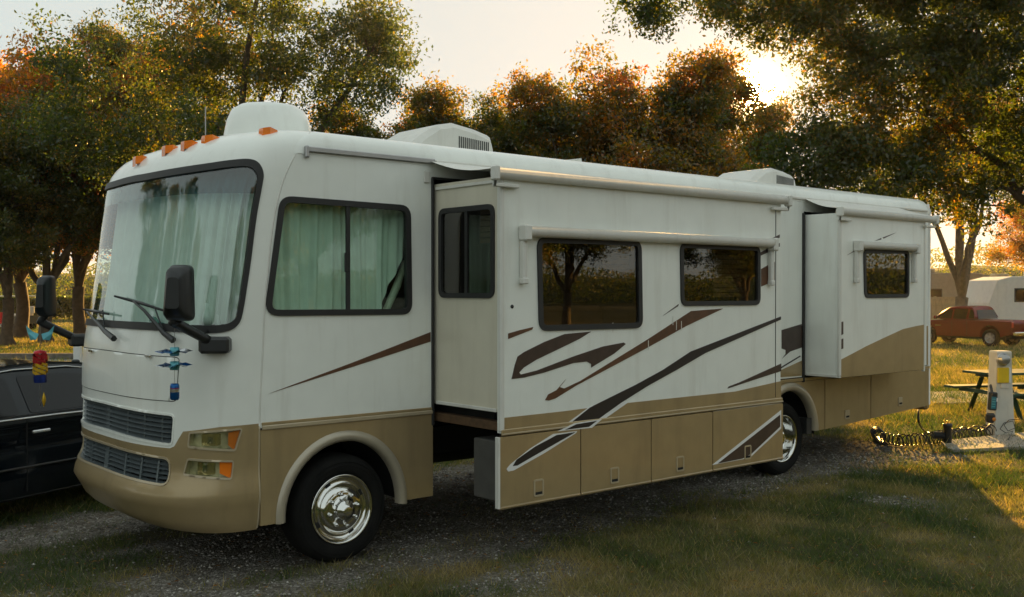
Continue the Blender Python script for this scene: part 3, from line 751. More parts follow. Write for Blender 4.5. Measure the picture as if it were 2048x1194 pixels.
# rear skirts: filler, two doors
zb_ = lambda X: float(np.interp(X, (4.5, 6.5, XR), (.46, .465, .575)))
ar = arch_loop(5.86, .47, .50, .52)
panel('rear_skirt', [(4.52, 1.058), (4.52, .46), (5.36, .46)] + ar[::-1] + [(6.36, .465), (6.572, .467), (6.572, 1.058)], -.004, .03, 'tan', rv)
MB().box((4.5, -.015, 1.062), (XR-.02, .0, 1.10), .005).build('belt_rail', 'tan', rv)
xd = [onp(u, 800, 1, 0)[0] for u in (1648, 1740, 1850)]
for i in range(2):
    a_, c_ = xd[i]+.008, xd[i+1]-.008
    d_ = panel('compartment_door', [(a_, 1.055), (a_, zb_(a_)), (c_, zb_(c_)), (c_, 1.055)], -.012, .025, 'tan', rv)
    u, v = ((1694, 829), (1800, 803))[i]; p_ = onp(u, v, 1, -.012)
    MB().box((p_[0]-.05, -.022, p_[2]-.055), (p_[0]+.05, -.0125, p_[2]+.055), .008).build('latch', 'tan_light', d_)
    MB().box((p_[0]-.035, -.024, p_[2]-.035), (p_[0]+.035, -.0225, p_[2]-.012), .0).build('latch_slot', 'underside', d_)
panel('skirt_end', [(xd[2]+.002, 1.055), (xd[2]+.002, zb_(xd[2])), (XR-.03, zb_(XR)), (XR-.03, 1.055)], -.008, .025, 'tan', rv)
MB().box((6.2, .0, .44), (6.30, .55, .62)).build('mud_flap', 'black_rubber', rv)
MB().box((XR-.02, .04, .50), (XR+.10, W-.04, .78), .03).build('rear_bumper', 'tan', rv)
# painted areas on the main wall
def decal(px, y, material, parent=rv, off=.003, name='stripe'):
    return panel(name, sx(px, y), y-off, y+.001, material, parent)
decal([(538, 787), (700, 727), (861, 664), (861, 683), (760, 716)], 0, 'rust')
decal([(1563, 660), (1603, 648), (1606, 694), (1580, 703), (1564, 717), (1571, 708), (1571, 700), (1563, 697)], 0, 'brown')
decal([(1560, 735), (1600, 711), (1601, 713), (1560, 738)], 0, 'dark_stripe')
decal([(1540, 752), (1564, 739), (1608, 719), (1700, 719), (1700, 744), (1540, 756)], 0, 'tan', name='paint_band')
panel('paint_band', sx([(1853, 652), (1862, 651), (1862, 730), (1853, 730)], 0), -.003, .001, 'tan', rv)
# driver window
def window(loop, mp, d, parent, gl='dark_glass', fw=.035, name='window', div=None, sgn=1, rad=True):
    """frame round the loop; mp maps (a,b,depth)"""
    f_ = MB(); f_.prism(loop, mp, d-.014*sgn, d+.03*sgn, [inset(loop, fw)])
    w_ = f_.build(name, 'black_rubber', parent)
    MB().prism(inset(loop, fw*.6), mp, d+.004*sgn, d+.010*sgn).build('pane', gl, w_)
    if div is not None:
        A = np.array(loop); lo, hi = A[:, 1].min(), A[:, 1].max()
        MB().prism([(div-.016, lo+fw*.8), (div+.016, lo+fw*.8), (div+.016, hi-fw*.8), (div-.016, hi-fw*.8)], mp, d-.006*sgn, d+.012*sgn).build('divider', 'black_rubber', w_)
    return w_
dvx = onp(696, 500, 1, 0)[0]
wdw = window(dw, ymap, 0, rv, 'side_glass', .045, 'driver_window', dvx)
MB().box((dvx-.035, -.012, 2.25), (dvx-.006, .0, 2.40), .004).build('latch', 'black_plastic', wdw)
def curtain(x0, x1, z0, z1, y, parent, name='curtain', cut=None, n=120, amp=.022, k=40):
    xx = np.linspace(x0, x1, n); mb_ = MB(); vs = []
    for i, X in enumerate(xx):
        yy = y+amp*math.sin(X*k+1.5*math.sin(X*7))+amp*.5*math.sin(X*k*2.3+1)
        zlo = z0 if cut is None else cut(X)
        for j in range(6):
            f_ = j/5; vs.append((X+.01*math.sin(f_*3+X*9), yy*(1-.25*f_)+y*.25*f_, zlo+(z1-zlo)*f_))
    mb_.add(vs, [(i*6+j, i*6+j+1, (i+1)*6+j+1, (i+1)*6+j) for i in range(n-1) for j in range(5)], True); return mb_.build(name, 'curtain', parent)
curtain(-.66, dvx+.01, 1.85, 2.86, .13, wdw)
curtain(dvx, .68, 1.85, 2.86, .15, wdw, cut=lambda X: 1.85 if X < .40 else 1.85+2.2*(X-.40)**1.05)
bx_ = onp(790, 590, 1, .2); MB().tube([(bx_[0]-.10, .22, 1.9), (bx_[0]+.02, .2, 2.15), (bx_[0]+.10, .2, 2.35)], [.03, .035, .02], 8).build('seat_belt', 'cream', wdw)
# inside: dark cabin shell so windows look into a room
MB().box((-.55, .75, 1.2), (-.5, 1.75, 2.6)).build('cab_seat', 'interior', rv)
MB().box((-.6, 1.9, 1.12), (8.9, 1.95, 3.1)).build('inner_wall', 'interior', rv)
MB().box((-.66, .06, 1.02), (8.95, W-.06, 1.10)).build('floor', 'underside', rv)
# outlet plate by the slide
p_ = onp(853, 354, 1, 0); MB().box((p_[0]-.03, -.012, p_[2]-.05), (p_[0]+.03, .0, p_[2]+.05), .006).build('light_plate', 'white_dull', rv)
# chassis
for yy in (.75, 1.65): MB().box((-.9, yy, .62), (8.8, yy+.09, .86)).build('chassis_rail', 'underside', rv)
MB().tube([(0, .3, .42), (0, 2.2, .42)], .06, 8).build('axle', 'underside', rv)
MB().tube([(5.82, .3, .42), (5.82, 2.2, .42)], .09, 8).build('axle', 'underside', rv)
MB().tube([(.3, 1.0, .56), (2.0, 1.05, .52), (5.0, 1.05, .55)], .055, 8).build('exhaust_pipe', 'underside', rv)
MB().box((1.0, 1.2, .50), (2.6, 2.2, 1.0), .04).build('tank', 'underside', rv)
MB().box((6.9, .6, .55), (8.6, 2.2, 1.0), .04).build('tank', 'underside', rv)

# ---- wheels
def wheel(x, y, front=True, sgn=1):
    w_ = empty('wheel', (x, y, .42)); w_.parent = rv
    if sgn < 0: w_.rotation_euler = (0, 0, math.pi)
    ty = [(.262, .02), (.275, -.01), (.30, -.022), (.35, -.025), (.385, -.012), (.405, .012), (.416, .04), (.42, .09), (.42, .17), (.414, .215), (.39, .24), (.26, .24)]
    t_ = MB().lathe(ty, (0, 0, 0), 1, 56).build('tyre', 'tyre', w_)
    for rr_ in (.335, .362): MB().lathe([(rr_, -.0245), (rr_+.004, -.0275), (rr_+.008, -.0245)], (0, 0, 0), 1, 48).build('sidewall_rib', 'tyre', t_)
    if front: pr_ = [(.268, .004), (.272, -.012), (.264, -.02), (.252, -.012), (.238, .012), (.228, .030), (.205, .032), (.185, .012), (.172, -.012), (.158, -.024), (.12, -.024), (.085, -.026), (.078, -.05), (.072, -.072), (.05, -.076), (.046, -.10), (.030, -.104), (.001, -.104)]
    else: pr_ = [(.268, .004), (.272, -.012), (.264, -.02), (.25, -.008), (.238, .03), (.228, .10), (.205, .125), (.17, .13), (.12, .13), (.10, .12), (.095, .02), (.08, .005), (.05, .0), (.001, .0)]
    r_ = MB().lathe(pr_, (0, 0, 0), 1, 56).build('rim', 'chrome', w_)
    for k in range(8):
        a_ = k*math.pi/4+.2; rl = .125 if front else .145; yo = -.024 if front else .13
        MB().lathe([(.017, .002), (.0165, -.02), (.012, -.032), (.001, -.035)], (rl*math.cos(a_), yo, rl*math.sin(a_)), 1, 8).build('lug_nut', 'chrome', r_)
    for k in range(4 if front else 0):
        a_ = k*math.pi/2+.5; c_ = (.214*math.cos(a_), .0305, .214*math.sin(a_))
        M_ = Matrix.Translation(c_) @ Matrix.Rotation(-a_, 4, 'Y')
        MB().box((-.012, -.002, -.024), (.012, .004, .024), .0, M_).build('hand_hole', 'underside', r_)
    return w_
wheel(0.02, .04, True); wheel(0.02, W-.04, True, -1); wheel(5.80, .06, False); wheel(5.80, W-.06, False, -1)

# ---- roof equipment
dm_ = [(.001, .36), (.14, .355), (.25, .335), (.315, .29), (.355, .20), (.375, .10), (.385, .03), (.40, .0), (.40, -.06)]
pd_ = atd(537, 272, 8.95)
dome = MB().lathe(dm_, (pd_[0], pd_[1], 3.375), 2, 40).build('satellite_dome', 'white', rv)
MB().lathe([(.45, -.06), (.45, .008), (.40, .012)], (pd_[0], pd_[1], 3.375), 2, 40).build('dome_base', 'white_dull', dome)
def airc(xc, yc, L_=1.02, w2=.36, h=.335, flip=1):
    z0 = 3.36
    side = [(-.54, 0), (-.54, .05), (-.50, .10), (-.36, .20), (-.18, .30), (-.10, .315), (.0, .335), (.28, .30), (.46, .26), (.50, .24), (.53, .16), (.54, 0)]
    side = [(a*L_/1.08, b_*h/.335) for a, b_ in side]
    mb_ = MB(); n = len(side); vs = []
    for yy, sc, dz in ((-w2, .94, -.05), (-w2+.05, 1.0, 0), (w2-.05, 1.0, 0), (w2, .94, -.05)):
        for a, b_ in side: vs.append((xc+a*sc, yc+yy, z0+max(b_*1.0+(dz if b_ > .06 else 0), 0)))
    mb_.add(vs, [(r*n+i, r*n+i+1, (r+1)*n+i+1, (r+1)*n+i) for r in range(3) for i in range(n-1)], False)
    mb_.f.append(tuple(len(mb_.v)-4*n+i for i in range(n))); mb_.sm.append(False)
    mb_.f.append(tuple(len(mb_.v)-n+i for i in range(n))); mb_.sm.append(False)
    o_ = mb_.build('air_conditioner', 'white_dull', rv)
    for i in range(16):
        xx = xc+.06+i*.0235
        MB().box((xx-.005, yc-w2-.004, z0+.035), (xx+.005, yc-w2+.004, z0+.21-.0018*i), 0).build('louver', 'underside', o_)
    return o_
a1 = onp(905, 300, 1, .89); airc(a1[0]+.02, 1.25)
a2 = onp(1548, 372, 1, .89); airc(a2[0], 1.25, 1.02, .36, .30)
v1 = onp(1128, 322, 1, 1.0)
def vent(x, y, L_, w_, h, tilt):
    MB().prism([(x-L_/2, 3.36), (x-L_/2, 3.39), (x-L_/2+.05, 3.40+h*tilt), (x+L_/2-.02, 3.39+h), (x+L_/2, 3.38), (x+L_/2, 3.36)], ymap, y-w_/2, y+w_/2).build('roof_vent', 'white_dull', rv)
vent(v1[0], 1.2, .5, .45, .12, .35)
v2 = onp(1428, 360, 1, 1.0); vent(v2[0], 1.2, .8, .6, .06, .6)
pa = atd(411, 268, 9.1); MB().tube([(pa[0], pa[1], 3.33), (pa[0], pa[1], 3.74)], .005, 6).build('antenna', 'string', rv)
for o_ in (): pass

# ---- front slide-out
X0, X1 = .885, 4.47; YS = -E1
s1 = panel('slide_out', [(X0, 1.02), (X0, 2.98), (X1, 2.98), (X1, 1.02)], YS, YS+.045, 'white', rv,
           [rrect(sx([(1073, 474), (1281, 481), (1284, 656), (1077, 662)], YS), .09, 6), rrect(sx([(1359, 486), (1519, 493), (1519, 610), (1361, 612)], YS), .08, 6)])
sw = [(onp(u, v, 0, X0)[1], onp(u, v, 0, X0)[2]) for u, v in ((879, 418), (990, 407), (990, 595), (879, 597))]
sw = [(min(a, -.06), b_) for a, b_ in sw]; sw = rrect([(sw[0][0], (sw[0][1]+sw[1][1])/2), (sw[1][0], (sw[0][1]+sw[1][1])/2), (sw[2][0], (sw[2][1]+sw[3][1])/2), (sw[3][0], (sw[2][1]+sw[3][1])/2)], .08, 6)
MB().prism([(.35, 1.18), (YS+.047, 1.18), (YS+.047, 2.98), (.35, 2.98)], xmap, X0, X0+.045, [sw]).build('slide_side', 'cream', s1)
MB().box((X1-.045, YS+.047, 1.18), (X1, .35, 2.98)).build('slide_side', 'white', s1)
MB().box((X0+.046, YS+.046, 2.93), (X1-.046, .35, 2.982)).build('slide_roof', 'white_dull', s1)
MB().box((X0+.046, YS+.046, 1.16), (X1-.046, .35, 1.21)).build('slide_floor', 'underside', s1)
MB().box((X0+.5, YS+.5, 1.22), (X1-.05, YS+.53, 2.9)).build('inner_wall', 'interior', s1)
MB().box((X0-.012, YS-.012, 1.03), (X0+.03, YS+.03, 2.97), .010).build('corner_trim', 'white_dull', s1)
MB().box((X0-.016, -.80, 1.178), (X0-.002, -.03, 1.205), .003).build('floor_trim', 'white_dull', s1)
MB().box((X0-.016, -.84, 2.93), (X0-.002, -.02, 2.955), .003).build('edge_trim', 'white_dull', s1)
# rubber seal round the opening
for lo, hi in (((.845, -.02, 1.0), (.866, .03, 3.03)), ((.845, -.02, 3.02), (4.51, .0, 3.04))): MB().box(lo, hi, .004).build('seal', 'black_rubber', rv)
ww = window(rrect(sx([(1073, 474), (1281, 481), (1284, 656), (1077, 662)], YS), .09, 6), ymap, YS, s1, 'dark_glass', .045)
ww2 = window(rrect(sx([(1359, 486), (1519, 493), (1519, 610), (1361, 612)], YS), .08, 6), ymap, YS, s1, 'dark_glass', .042)
A = np.array(sw); dvy = A[:, 0].mean()+.0
ww3 = window(sw, xmap, X0, s1, 'dark_glass', .04, 'window', dvy)
def blind(x0, x1, z0, z1, y, parent, along='x'):
    b_ = MB(); n = int((z1-z0)/.045)
    for i in range(n):
        z = z1-(i+.5)*.045
        if along == 'x': b_.box((x0, y, z-.019), (x1, y+.006, z+.019))
        else: b_.box((y, x0, z-.019), (y+.006, x1, z+.019))
    return b_.build('blind', 'blind', parent)
a0, b0 = sx([(1085, 485)], YS)[0]; a1_, b1 = sx([(1114, 540)], YS)[0]; blind(a0, a1_, b1, b0, YS+.10, ww)
a0, b0 = sx([(1222, 485)], YS)[0]; a1_, b1 = sx([(1275, 545)], YS)[0]; blind(a0, a1_, b1, b0, YS+.10, ww)
a0, b0 = sx([(1445, 498)], YS)[0]; a1_, b1 = sx([(1512, 602)], YS)[0]; blind(a0, a1_, b1, b0, YS+.10, ww2)
yy0 = A[:, 0].min(); blind(yy0+.04, dvy-.06, 2.45, 2.75, X0+.09, ww3, 'y')
p_ = sx([(1180, 640)], YS)[0]; MB().box((p_[0]-.5, YS+.3, 1.6), (p_[0]+.5, YS+.42, 1.98), .05).build('sofa_back', 'interior_wood', s1)
# lower rail, storage bay and its doors
MB().box((X0-.005, YS-.016, 1.0), (X1+.02, YS-.0005, 1.05), .006).build('belt_rail', 'tan', s1)
MB().box((X0-.005, YS-.022, 1.008), (X1+.02, YS-.0165, 1.02), .002).build('belt_bead', 'tan_light', s1)
du = [995, 1158, 1299, 1422, 1562]
dxs = [onp(u, 960, 1, YS)[0] for u in du]; dxs[0] = X0-.03; dxs[-1] = X1+.02
DZ0, DZ1 = .45, .995
lat = ((1077, 976), (1229, 951), (1360, 928), (1495, 905))
for i in range(4):
    a_, c_ = dxs[i]+.006, dxs[i+1]-.006
    d_ = panel('compartment_door', rrect([(a_, DZ0), (c_, DZ0), (c_, DZ1), (a_, DZ1)], .012, 2), YS-.020, YS+.012, 'tan', s1)
    MB().tube([(a_, YS-.010, DZ0+.004), (c_, YS-.010, DZ0+.004)], .016, 8).build('door_edge', 'tan', d_)
    p_ = onp(lat[i][0], lat[i][1], 1, YS-.02)
    fr = rrect([(p_[0]-.052, p_[2]-.065), (p_[0]+.052, p_[2]-.065), (p_[0]+.052, p_[2]+.07), (p_[0]-.052, p_[2]+.07)], .018, 3)
    MB().prism(fr, ymap, YS-.027, YS-.0195, [inset(fr, .014)]).build('latch', 'tan_light', d_)
    MB().box((p_[0]-.04, YS-.023, p_[2]-.025), (p_[0]+.04, YS-.0205, p_[2]+.055), .0).build('latch_paddle', 'tan', d_)
    MB().box((p_[0]-.036, YS-.024, p_[2]-.05), (p_[0]+.036, YS-.0205, p_[2]-.03), .0).build('latch_slot', 'underside', d_)
MB().box((X0-.045, YS-.024, DZ0), (X0-.026, YS+.02, DZ1), .003).build('end_cap', 'white_dull', s1)
bay = MB().box((X0+.06, YS+.02, .47), (X1, YS+.42, .94), .01).build('storage_bay', 'bay_box', s1)
MB().box((X0+.02, -.80, 1.03), (X0+.10, .25, 1.10), .004).build('slide_beam', 'rust_beam', s1)
MB().box((X0+.14, -.60, 1.08), (X0+.20, .5, 1.15)).build('slide_beam', 'underside', s1)
MB().tube([(X0+.18, YS+.22, .93), (X0+.18, YS+.22, 1.06)], .012, 6).build('support_rod', 'steel', s1)
MB().box((XS1-.012, .01, .43), (XS1-.002, .5, 1.09)).build('skirt_return', 'underside', rv)
# painted swooshes on the slide
def dsl(px, material, off=.004, y=YS, par=s1): return panel('stripe', sx(px, y), y-off, y+.001, material, par)
panel('paint_band', sx([(1004, 836), (1130, 822), (1253, 806), (1470, 783), (1562, 762), (1562, 799), (1003, 868)], YS), YS-.002, YS+.001, 'tan', s1)
dsl([(1016, 667), (1040, 660), (1066, 654), (1064, 659), (1016, 678)], 'rust')
dsl([(1023, 758), (1029, 731), (1035, 713), (1048, 704), (1088, 684), (1129, 668), (1182, 663), (1158, 678), (1123, 695), (1073, 719), (1047, 735), (1038, 745), (1041, 749), (1073, 741), (1146, 713), (1205, 693), (1247, 685), (1251, 688), (1228, 707), (1182, 735), (1182, 728), (1173, 723), (1146, 726), (1088, 745), (1048, 755)], 'brown')
dsl([(1090, 800), (1096, 789), (1113, 780), (1131, 759), (1119, 774), (1128, 777), (1160, 762), (1293, 680), (1382, 622), (1446, 617), (1372, 652), (1293, 696), (1152, 771), (1110, 797), (1097, 801)], 'rust')
dsl([(1179, 813), (1118, 858), (1133, 858), (1197, 846), (1254, 806), (1242, 800)], 'white_paint', .004)
dsl([(1561, 633), (1381, 703), (1325, 740), (1272, 769), (1179, 815), (1139, 847), (1196, 838), (1242, 805), (1296, 771), (1352, 740), (1410, 706), (1561, 639)], 'dark_stripe', .006)
panel('stripe', sx([(1112, 862), (1146, 846), (1200, 838), (1180, 855)], YS), YS-.0235, YS-.016, 'white_paint', s1)
panel('stripe', sx([(1126, 859), (1148, 848), (1190, 841), (1174, 853)], YS), YS-.0245, YS-.016, 'dark_stripe', s1)
YD = YS-.020
dsl([(1013, 938), (1020, 929), (1060, 897), (1106, 868), (1154, 862), (1152, 866), (1089, 906), (1027, 941), (1016, 943)], 'white_paint', .002, YD)
dsl([(1025, 932), (1033, 919), (1070, 893), (1113, 870), (1151, 864), (1079, 905), (1034, 931)], 'dark_stripe', .004, YD)
dsl([(1424, 930), (1562, 820), (1562, 857), (1501, 914), (1488, 918)], 'white_paint', .002, YD)
dsl([(1435, 927), (1560, 829), (1560, 853), (1503, 907), (1485, 917)], 'brown', .004, YD)
dsl([(1455, 777), (1457, 773), (1480, 764), (1562, 727), (1562, 742), (1500, 762)], 'brown')
dsl([(1326, 631), (1357, 608), (1356, 612), (1328, 630)], 'brown')
for q in ([(1543, 477), (1559, 469), (1559, 475), (1551, 479)], [(1519, 506), (1535, 497), (1535, 505), (1519, 512)], [(1545, 494), (1559, 486), (1559, 493), (1549, 498)]): dsl(q, 'brown')
for q in ([(1522, 538), (1536, 530), (1536, 567), (1522, 573)], [(1545, 524), (1549, 524), (1549, 561), (1546, 562)]): dsl(q, 'rust')
xsm = onp(1551, 600, 1, YS)[0]; MB().box((xsm-.004, YS-.003, 1.06), (xsm+.004, YS, 2.9)).build('panel_seam', 'underside', s1)
p_ = onp(1024, 613, 1, YS); MB().lathe([(.015, 0), (.015, -.004), (.001, -.005)], (p_[0], YS, p_[2]), 1, 12).build('lock', 'black_plastic', s1)
# white scratches on the stripes
for (u, v) in ((1225, 655), (1345, 641), (1362, 651), (1296, 690), (1352, 651)):
    p_ = onp(u, v, 1, YS); MB().box((p_[0]-.004, YS-.0065, p_[2]-.04), (p_[0]+.003, YS-.0045, p_[2]+.04)).build('scratch', 'white_dull', s1)

# ---- awnings: topper over a slide, awning over its windows
def topper(xa, xb, y, z, parent, ztop_=3.165):
    t_ = MB().tube([(xa, y-.03, z), (xb, y-.03, z)], .042, 14).build('topper_roller', 'white_dull', parent)
    fab = MB(); vs = []; ns = 8; xs2 = np.linspace(xa+.03, xb-.04, 20)
    for X in xs2:
        for j in range(ns+1):
            f_ = j/ns; vs.append((X, -.02+(y-.03+.02)*f_, ztop_+(z+.042-ztop_)*f_ - .045*math.sin(math.pi*f_)*(.6+.4*math.sin(X*2.1))))
    fab.add(vs, [(i*(ns+1)+j, i*(ns+1)+j+1, (i+1)*(ns+1)+j+1, (i+1)*(ns+1)+j) for i in range(len(xs2)-1) for j in range(ns)], True); fab.build('topper_fabric', 'white_dull', t_)
    for X, sg in ((xa, 1), (xb, -1)):
        MB().box((X-.02, y-.085, z-.06), (X+.025, y-.004, z+.055), .012).build('bracket', 'white_dull', t_)
        MB().box((min(X, X+sg*.24), y-.05, z-.105), (max(X, X+sg*.24), y-.006, z-.075), .006).build('bracket_arm', 'white_dull', t_)
        MB().tube([(X, y-.05, z-.05), (X, y-.04, z-.10)], .012, 6).build('bracket_link', 'steel', t_)
    return t_
ta = onp(988, 345, 1, YS-.03); tb = onp(1574, 397, 1, YS-.03)
topper(ta[0], tb[0], YS, (ta[2]+tb[2])/2-.01, s1)
def win_awning(pl, pr_, arms, y, parent):
    a_ = onp(*pl, 1, y-.05); c_ = onp(*pr_, 1, y-.05); z = (a_[2]+c_[2])/2
    t_ = MB().tube([(a_[0], y-.055, z), (c_[0], y-.055, z)], .045, 14).build('window_awning', 'white_dull', parent)
    for X, (u, v0, v1_) in ((a_[0], arms[0]), (c_[0], arms[1])):
        zb = onp(u, v1_, 1, y-.03)[2]
        MB().box((X-.035, y-.10, z-.075), (X+.035, y-.003, z+.05), .012).build('awning_end', 'white_dull', t_)
        MB().box((X-.024, y-.055, zb), (X+.024, y-.003, z-.07), .010).build('awning_arm', 'white_dull', t_)
        MB().box((X-.028, y-.062, zb-.02), (X+.028, y-.003, zb+.03), .008).build('arm_foot', 'white_dull', t_)
    return t_
win_awning((1051, 459), (1546, 489), ((1049, 465, 563), (1542, 490, 567)), YS, s1)

# ---- rear slide-out
Y2 = -E2; RX0, RX1 = 6.16, 8.07
wz = rrect(sx([(1726, 499), (1817, 501), (1817, 595), (1728, 596)], Y2), .08, 6)
s2 = panel('slide_out', [(RX0, 1.125), (RX0, 2.98), (RX1, 2.98), (RX1, 1.125)], Y2, Y2+.045, 'white', rv, [wz])
MB().box((RX0, Y2+.047, 1.13), (RX0+.045, .3, 2.98)).build('slide_side', 'white', s2)
MB().box((RX1-.045, Y2+.047, 1.13), (RX1, .3, 2.98)).build('slide_side', 'white', s2)
MB().box((RX0+.046, Y2+.046, 2.93), (RX1-.046, .3, 2.982)).build('slide_roof', 'white_dull', s2)
MB().box((RX0+.046, Y2+.046, 1.115), (RX1-.046, .3, 1.15)).build('slide_floor', 'underside', s2)
MB().box((RX0+.1, Y2+.6, 1.14), (RX1-.1, Y2+.63, 2.9)).build('inner_wall', 'interior_wood', s2)
MB().box((RX0-.01, Y2-.01, 1.14), (RX0+.03, Y2+.03, 2.97), .010).build('corner_trim', 'white_dull', s2)
MB().box((RX0-.012, -.42, 1.125), (RX0-.001, -.02, 1.155), .003).build('floor_trim', 'white_dull', s2)
MB().box((6.10, -.022, 1.05), (6.134, .03, 3.0), .004).build('seal', 'black_rubber', rv)
window(wz, ymap, Y2, s2, 'dark_glass', .042)
panel('paint_band', sx([(1678, 721), (1705, 707), (1731, 693), (1769, 675), (1806, 658), (1832, 652), (1849, 649)], Y2)+[(RX1-.032, 1.126), (RX0+.032, 1.126)], Y2-.003, Y2+.001, 'tan', s2)
for q in ([(1679, 645), (1686, 643), (1686, 668), (1679, 672)], [(1679, 680), (1686, 677), (1686, 697), (1679, 699)], [(1749, 482), (1762, 476), (1762, 479)], [(1765, 475), (1792, 465), (1767, 477)], [(1694, 510), (1712, 499), (1712, 501)]): dsl(q, 'brown', .005, Y2, s2)
ta = onp(1678, 424, 1, Y2-.03); tb = onp(1870, 438, 1, Y2-.03)
topper(ta[0], min(tb[0], 8.25), Y2, (ta[2]+tb[2])/2, s2)
win_awning((1717, 489), (1832, 496), ((1714, 495, 562), (1829, 497, 562)), Y2, s2)
MB().box((RX1-.03, Y2-.006, 1.1), (RX1+.004, Y2+.03, 2.95), .005).build('corner_trim', 'white_dull', s2)

# ---- mirrors and wipers
def mirror(base, elbow, head_c, hw, hh, name='side_mirror', depth_dir=(1, 0, 0)):
    base, elbow, head_c = map(np.array, (base, elbow, head_c))
    rt_, up_ = RT, np.array([0, 0, 1.])
    loop = rrect([(-hw*.85, -hh), (hw, -hh), (hw*.92, hh), (-hw*.55, hh)], hw*.45, 5)
    fwd = np.array([.8, .6, 0.])
    r2 = np.array([.6, -.8, 0.])
    mp = lambda a, b_, d: tuple(head_c + r2*a + up_*b_ + fwd*d)
    hb = MB(); n = len(loop); vs = []
    for sc, d in ((.55, -.085), (.86, -.065), (1.0, -.02), (1.0, .04), (.94, .05)):
        vs += [mp(a*sc, b_*sc, d) for a, b_ in loop]
    hb.add(vs, [(r*n+i, r*n+(i+1) % n, (r+1)*n+(i+1) % n, (r+1)*n+i) for r in range(4) for i in range(n)], True); hb.f += [tuple(range(n))]; hb.sm.append(False)
    mo = hb.build(name, 'black_plastic', rv)
    MB().prism(inset(loop, hw*.12), mp, .046, .052).build('mirror_glass', 'chrome', mo)
    foot = head_c-up_*(hh-.01)
    MB().tube([foot, elbow+(foot-elbow)*.35, elbow, elbow+(base-elbow)*.12, elbow+(base-elbow)*.9, base], [.03, .034, .036, .036, .034, .034], 12).build('mirror_arm', 'black_plastic', mo)
    return mo
t_, w_ = pc(432, 690); bq = cap(np.array(t_), np.array(w_)); bd = float((bq-CAM) @ FW)
ms = MB(); ctrp = atd(429, 690, bd-.05); M_ = Matrix.Translation(ctrp) @ Matrix.Rotation(-.62, 4, 'Z')
mo = mirror(atd(415, 680, bd-.10), atd(346, 643, bd-.32), atd(356, 586, bd-.34), .105, .19)
MB().box((-.10, -.07, -.058), (.11, .07, .058), .02, M_).build('mirror_base', 'black_plastic', mo)
t_, w_ = .93, pc(170, 690)[1]; bq2 = cap(np.array(t_), np.array(w_)); bd2 = float((bq2-CAM) @ FW)
mo2 = mirror(atd(150, 676, bd2-.05), atd(80, 643, bd2-.25), atd(91, 592, bd2-.25), .075, .18)
ctrp = atd(160, 680, bd2-.02); M_ = Matrix.Translation(ctrp)
MB().box((-.09, -.07, -.055), (.09, .07, .055), .02, M_).build('mirror_base', 'black_plastic', mo2)
def con(u, v, off=.03): return cap(*[np.array(q) for q in pc(u, v)], off*OUTS)
for blade, arm in ((((241, 594), (290, 607), (345, 625)), ((356, 682), (338, 668), (300, 622), (279, 604))), (((176, 619), (200, 624), (229, 630)), ((241, 679), (222, 664), (200, 640), (186, 625)))):
    wi = MB().tube([con(u, v, .045) for u, v in blade], [.008, .013, .008], 6).build('wiper', 'black_plastic', rv)
    MB().tube([con(u, v, .05) for u, v in arm], [.024, .018, .011, .008], 6).build('wiper_arm', 'black_plastic', wi)
    MB().tube([con(arm[1][0]-6, arm[1][1]-8, .03), con(blade[0][0]+(blade[2][0]-blade[0][0])*.75, blade[2][1]-8, .04)], .006, 5).build('wiper_link', 'black_plastic', wi)

# ------------------------------------------------------------------ can spinners hanging from the mirrors
def fan(mb_, c, n, r, wdt, tilt, a0=0.):
    for k in range(n):
        a_ = a0+2*math.pi*k/n; e = np.array([math.cos(a_), math.sin(a_), 0]); t_ = np.array([-math.sin(a_), math.cos(a_), 0]); z = np.array([0, 0, 1.])
        vs = [c+e*.012-t_*.006, c+e*r*.55-t_*wdt/2+z*tilt, c+e*r, c+e*r*.55+t_*wdt/2-z*tilt, c+e*.012+t_*.006]; mb_.add(vs, [(0, 1, 2, 3, 4)])
sd = bd-.30
sp = atd(349, 652, sd); spn = empty('can_spinner', (sp[0], sp[1], sp[2]))
tag(spn, 'blue and silver can spinner hanging from the near side mirror', 'spinner')
zz = lambda v: atd(349, v, sd)[2]-sp[2]
MB().tube([(0, 0, 0), (0, 0, zz(768))], .0015, 5).build('string', 'string', spn)
for v, m1, m2 in ((703, 'can_blue', 'can_silver'), (731, 'can_silver', 'can_blue')):
    c_ = np.array((0, 0, zz(v))); a_ = MB(); fan(a_, c_, 5, .135, .06, .012); o_ = a_.build('spinner_petals', m1, spn)
    a_ = MB(); fan(a_, c_+np.array((0, 0, .006)), 5, .12, .05, -.014, .6); a_.build('petal', m2, o_)
    MB().lathe([(.001, .03), (.03, .028), (.034, 0), (.03, -.03), (.001, -.032)], c_, 2, 14).build('spinner_hub', 'tint_teal', o_)
zc = zz(800); hcan = zz(767)-zc
cn = MB().lathe([(.001, 0), (.024, 0), (.031, .012), (.031, hcan-.016), (.026, hcan), (.001, hcan)], (0, 0, zc), 2, 20).build('drink_can', 'can_blue', spn)
MB().lathe([(.0315, hcan*.48), (.0315, hcan*.68)], (0, 0, zc), 2, 20).build('can_band', 'can_silver', cn)
MB().lathe([(.0315, hcan*.70), (.0315, hcan*.74)], (0, 0, zc), 2, 20).build('can_line', 'can_red', cn)
sd2 = bd2-.25
sp = atd(80, 645, sd2); spf = empty('can_spinner', (sp[0], sp[1], sp[2]))
tag(spf, 'red, yellow and blue twisted can spinner hanging from the far mirror', 'spinner')
zz = lambda v: atd(80, v, sd2)[2]-sp[2]
MB().tube([(0, 0, 0), (0, 0, zz(812))], .003, 5).build('string', 'string', spf)
c_ = np.array((0, 0, zz(668))); wg = MB()
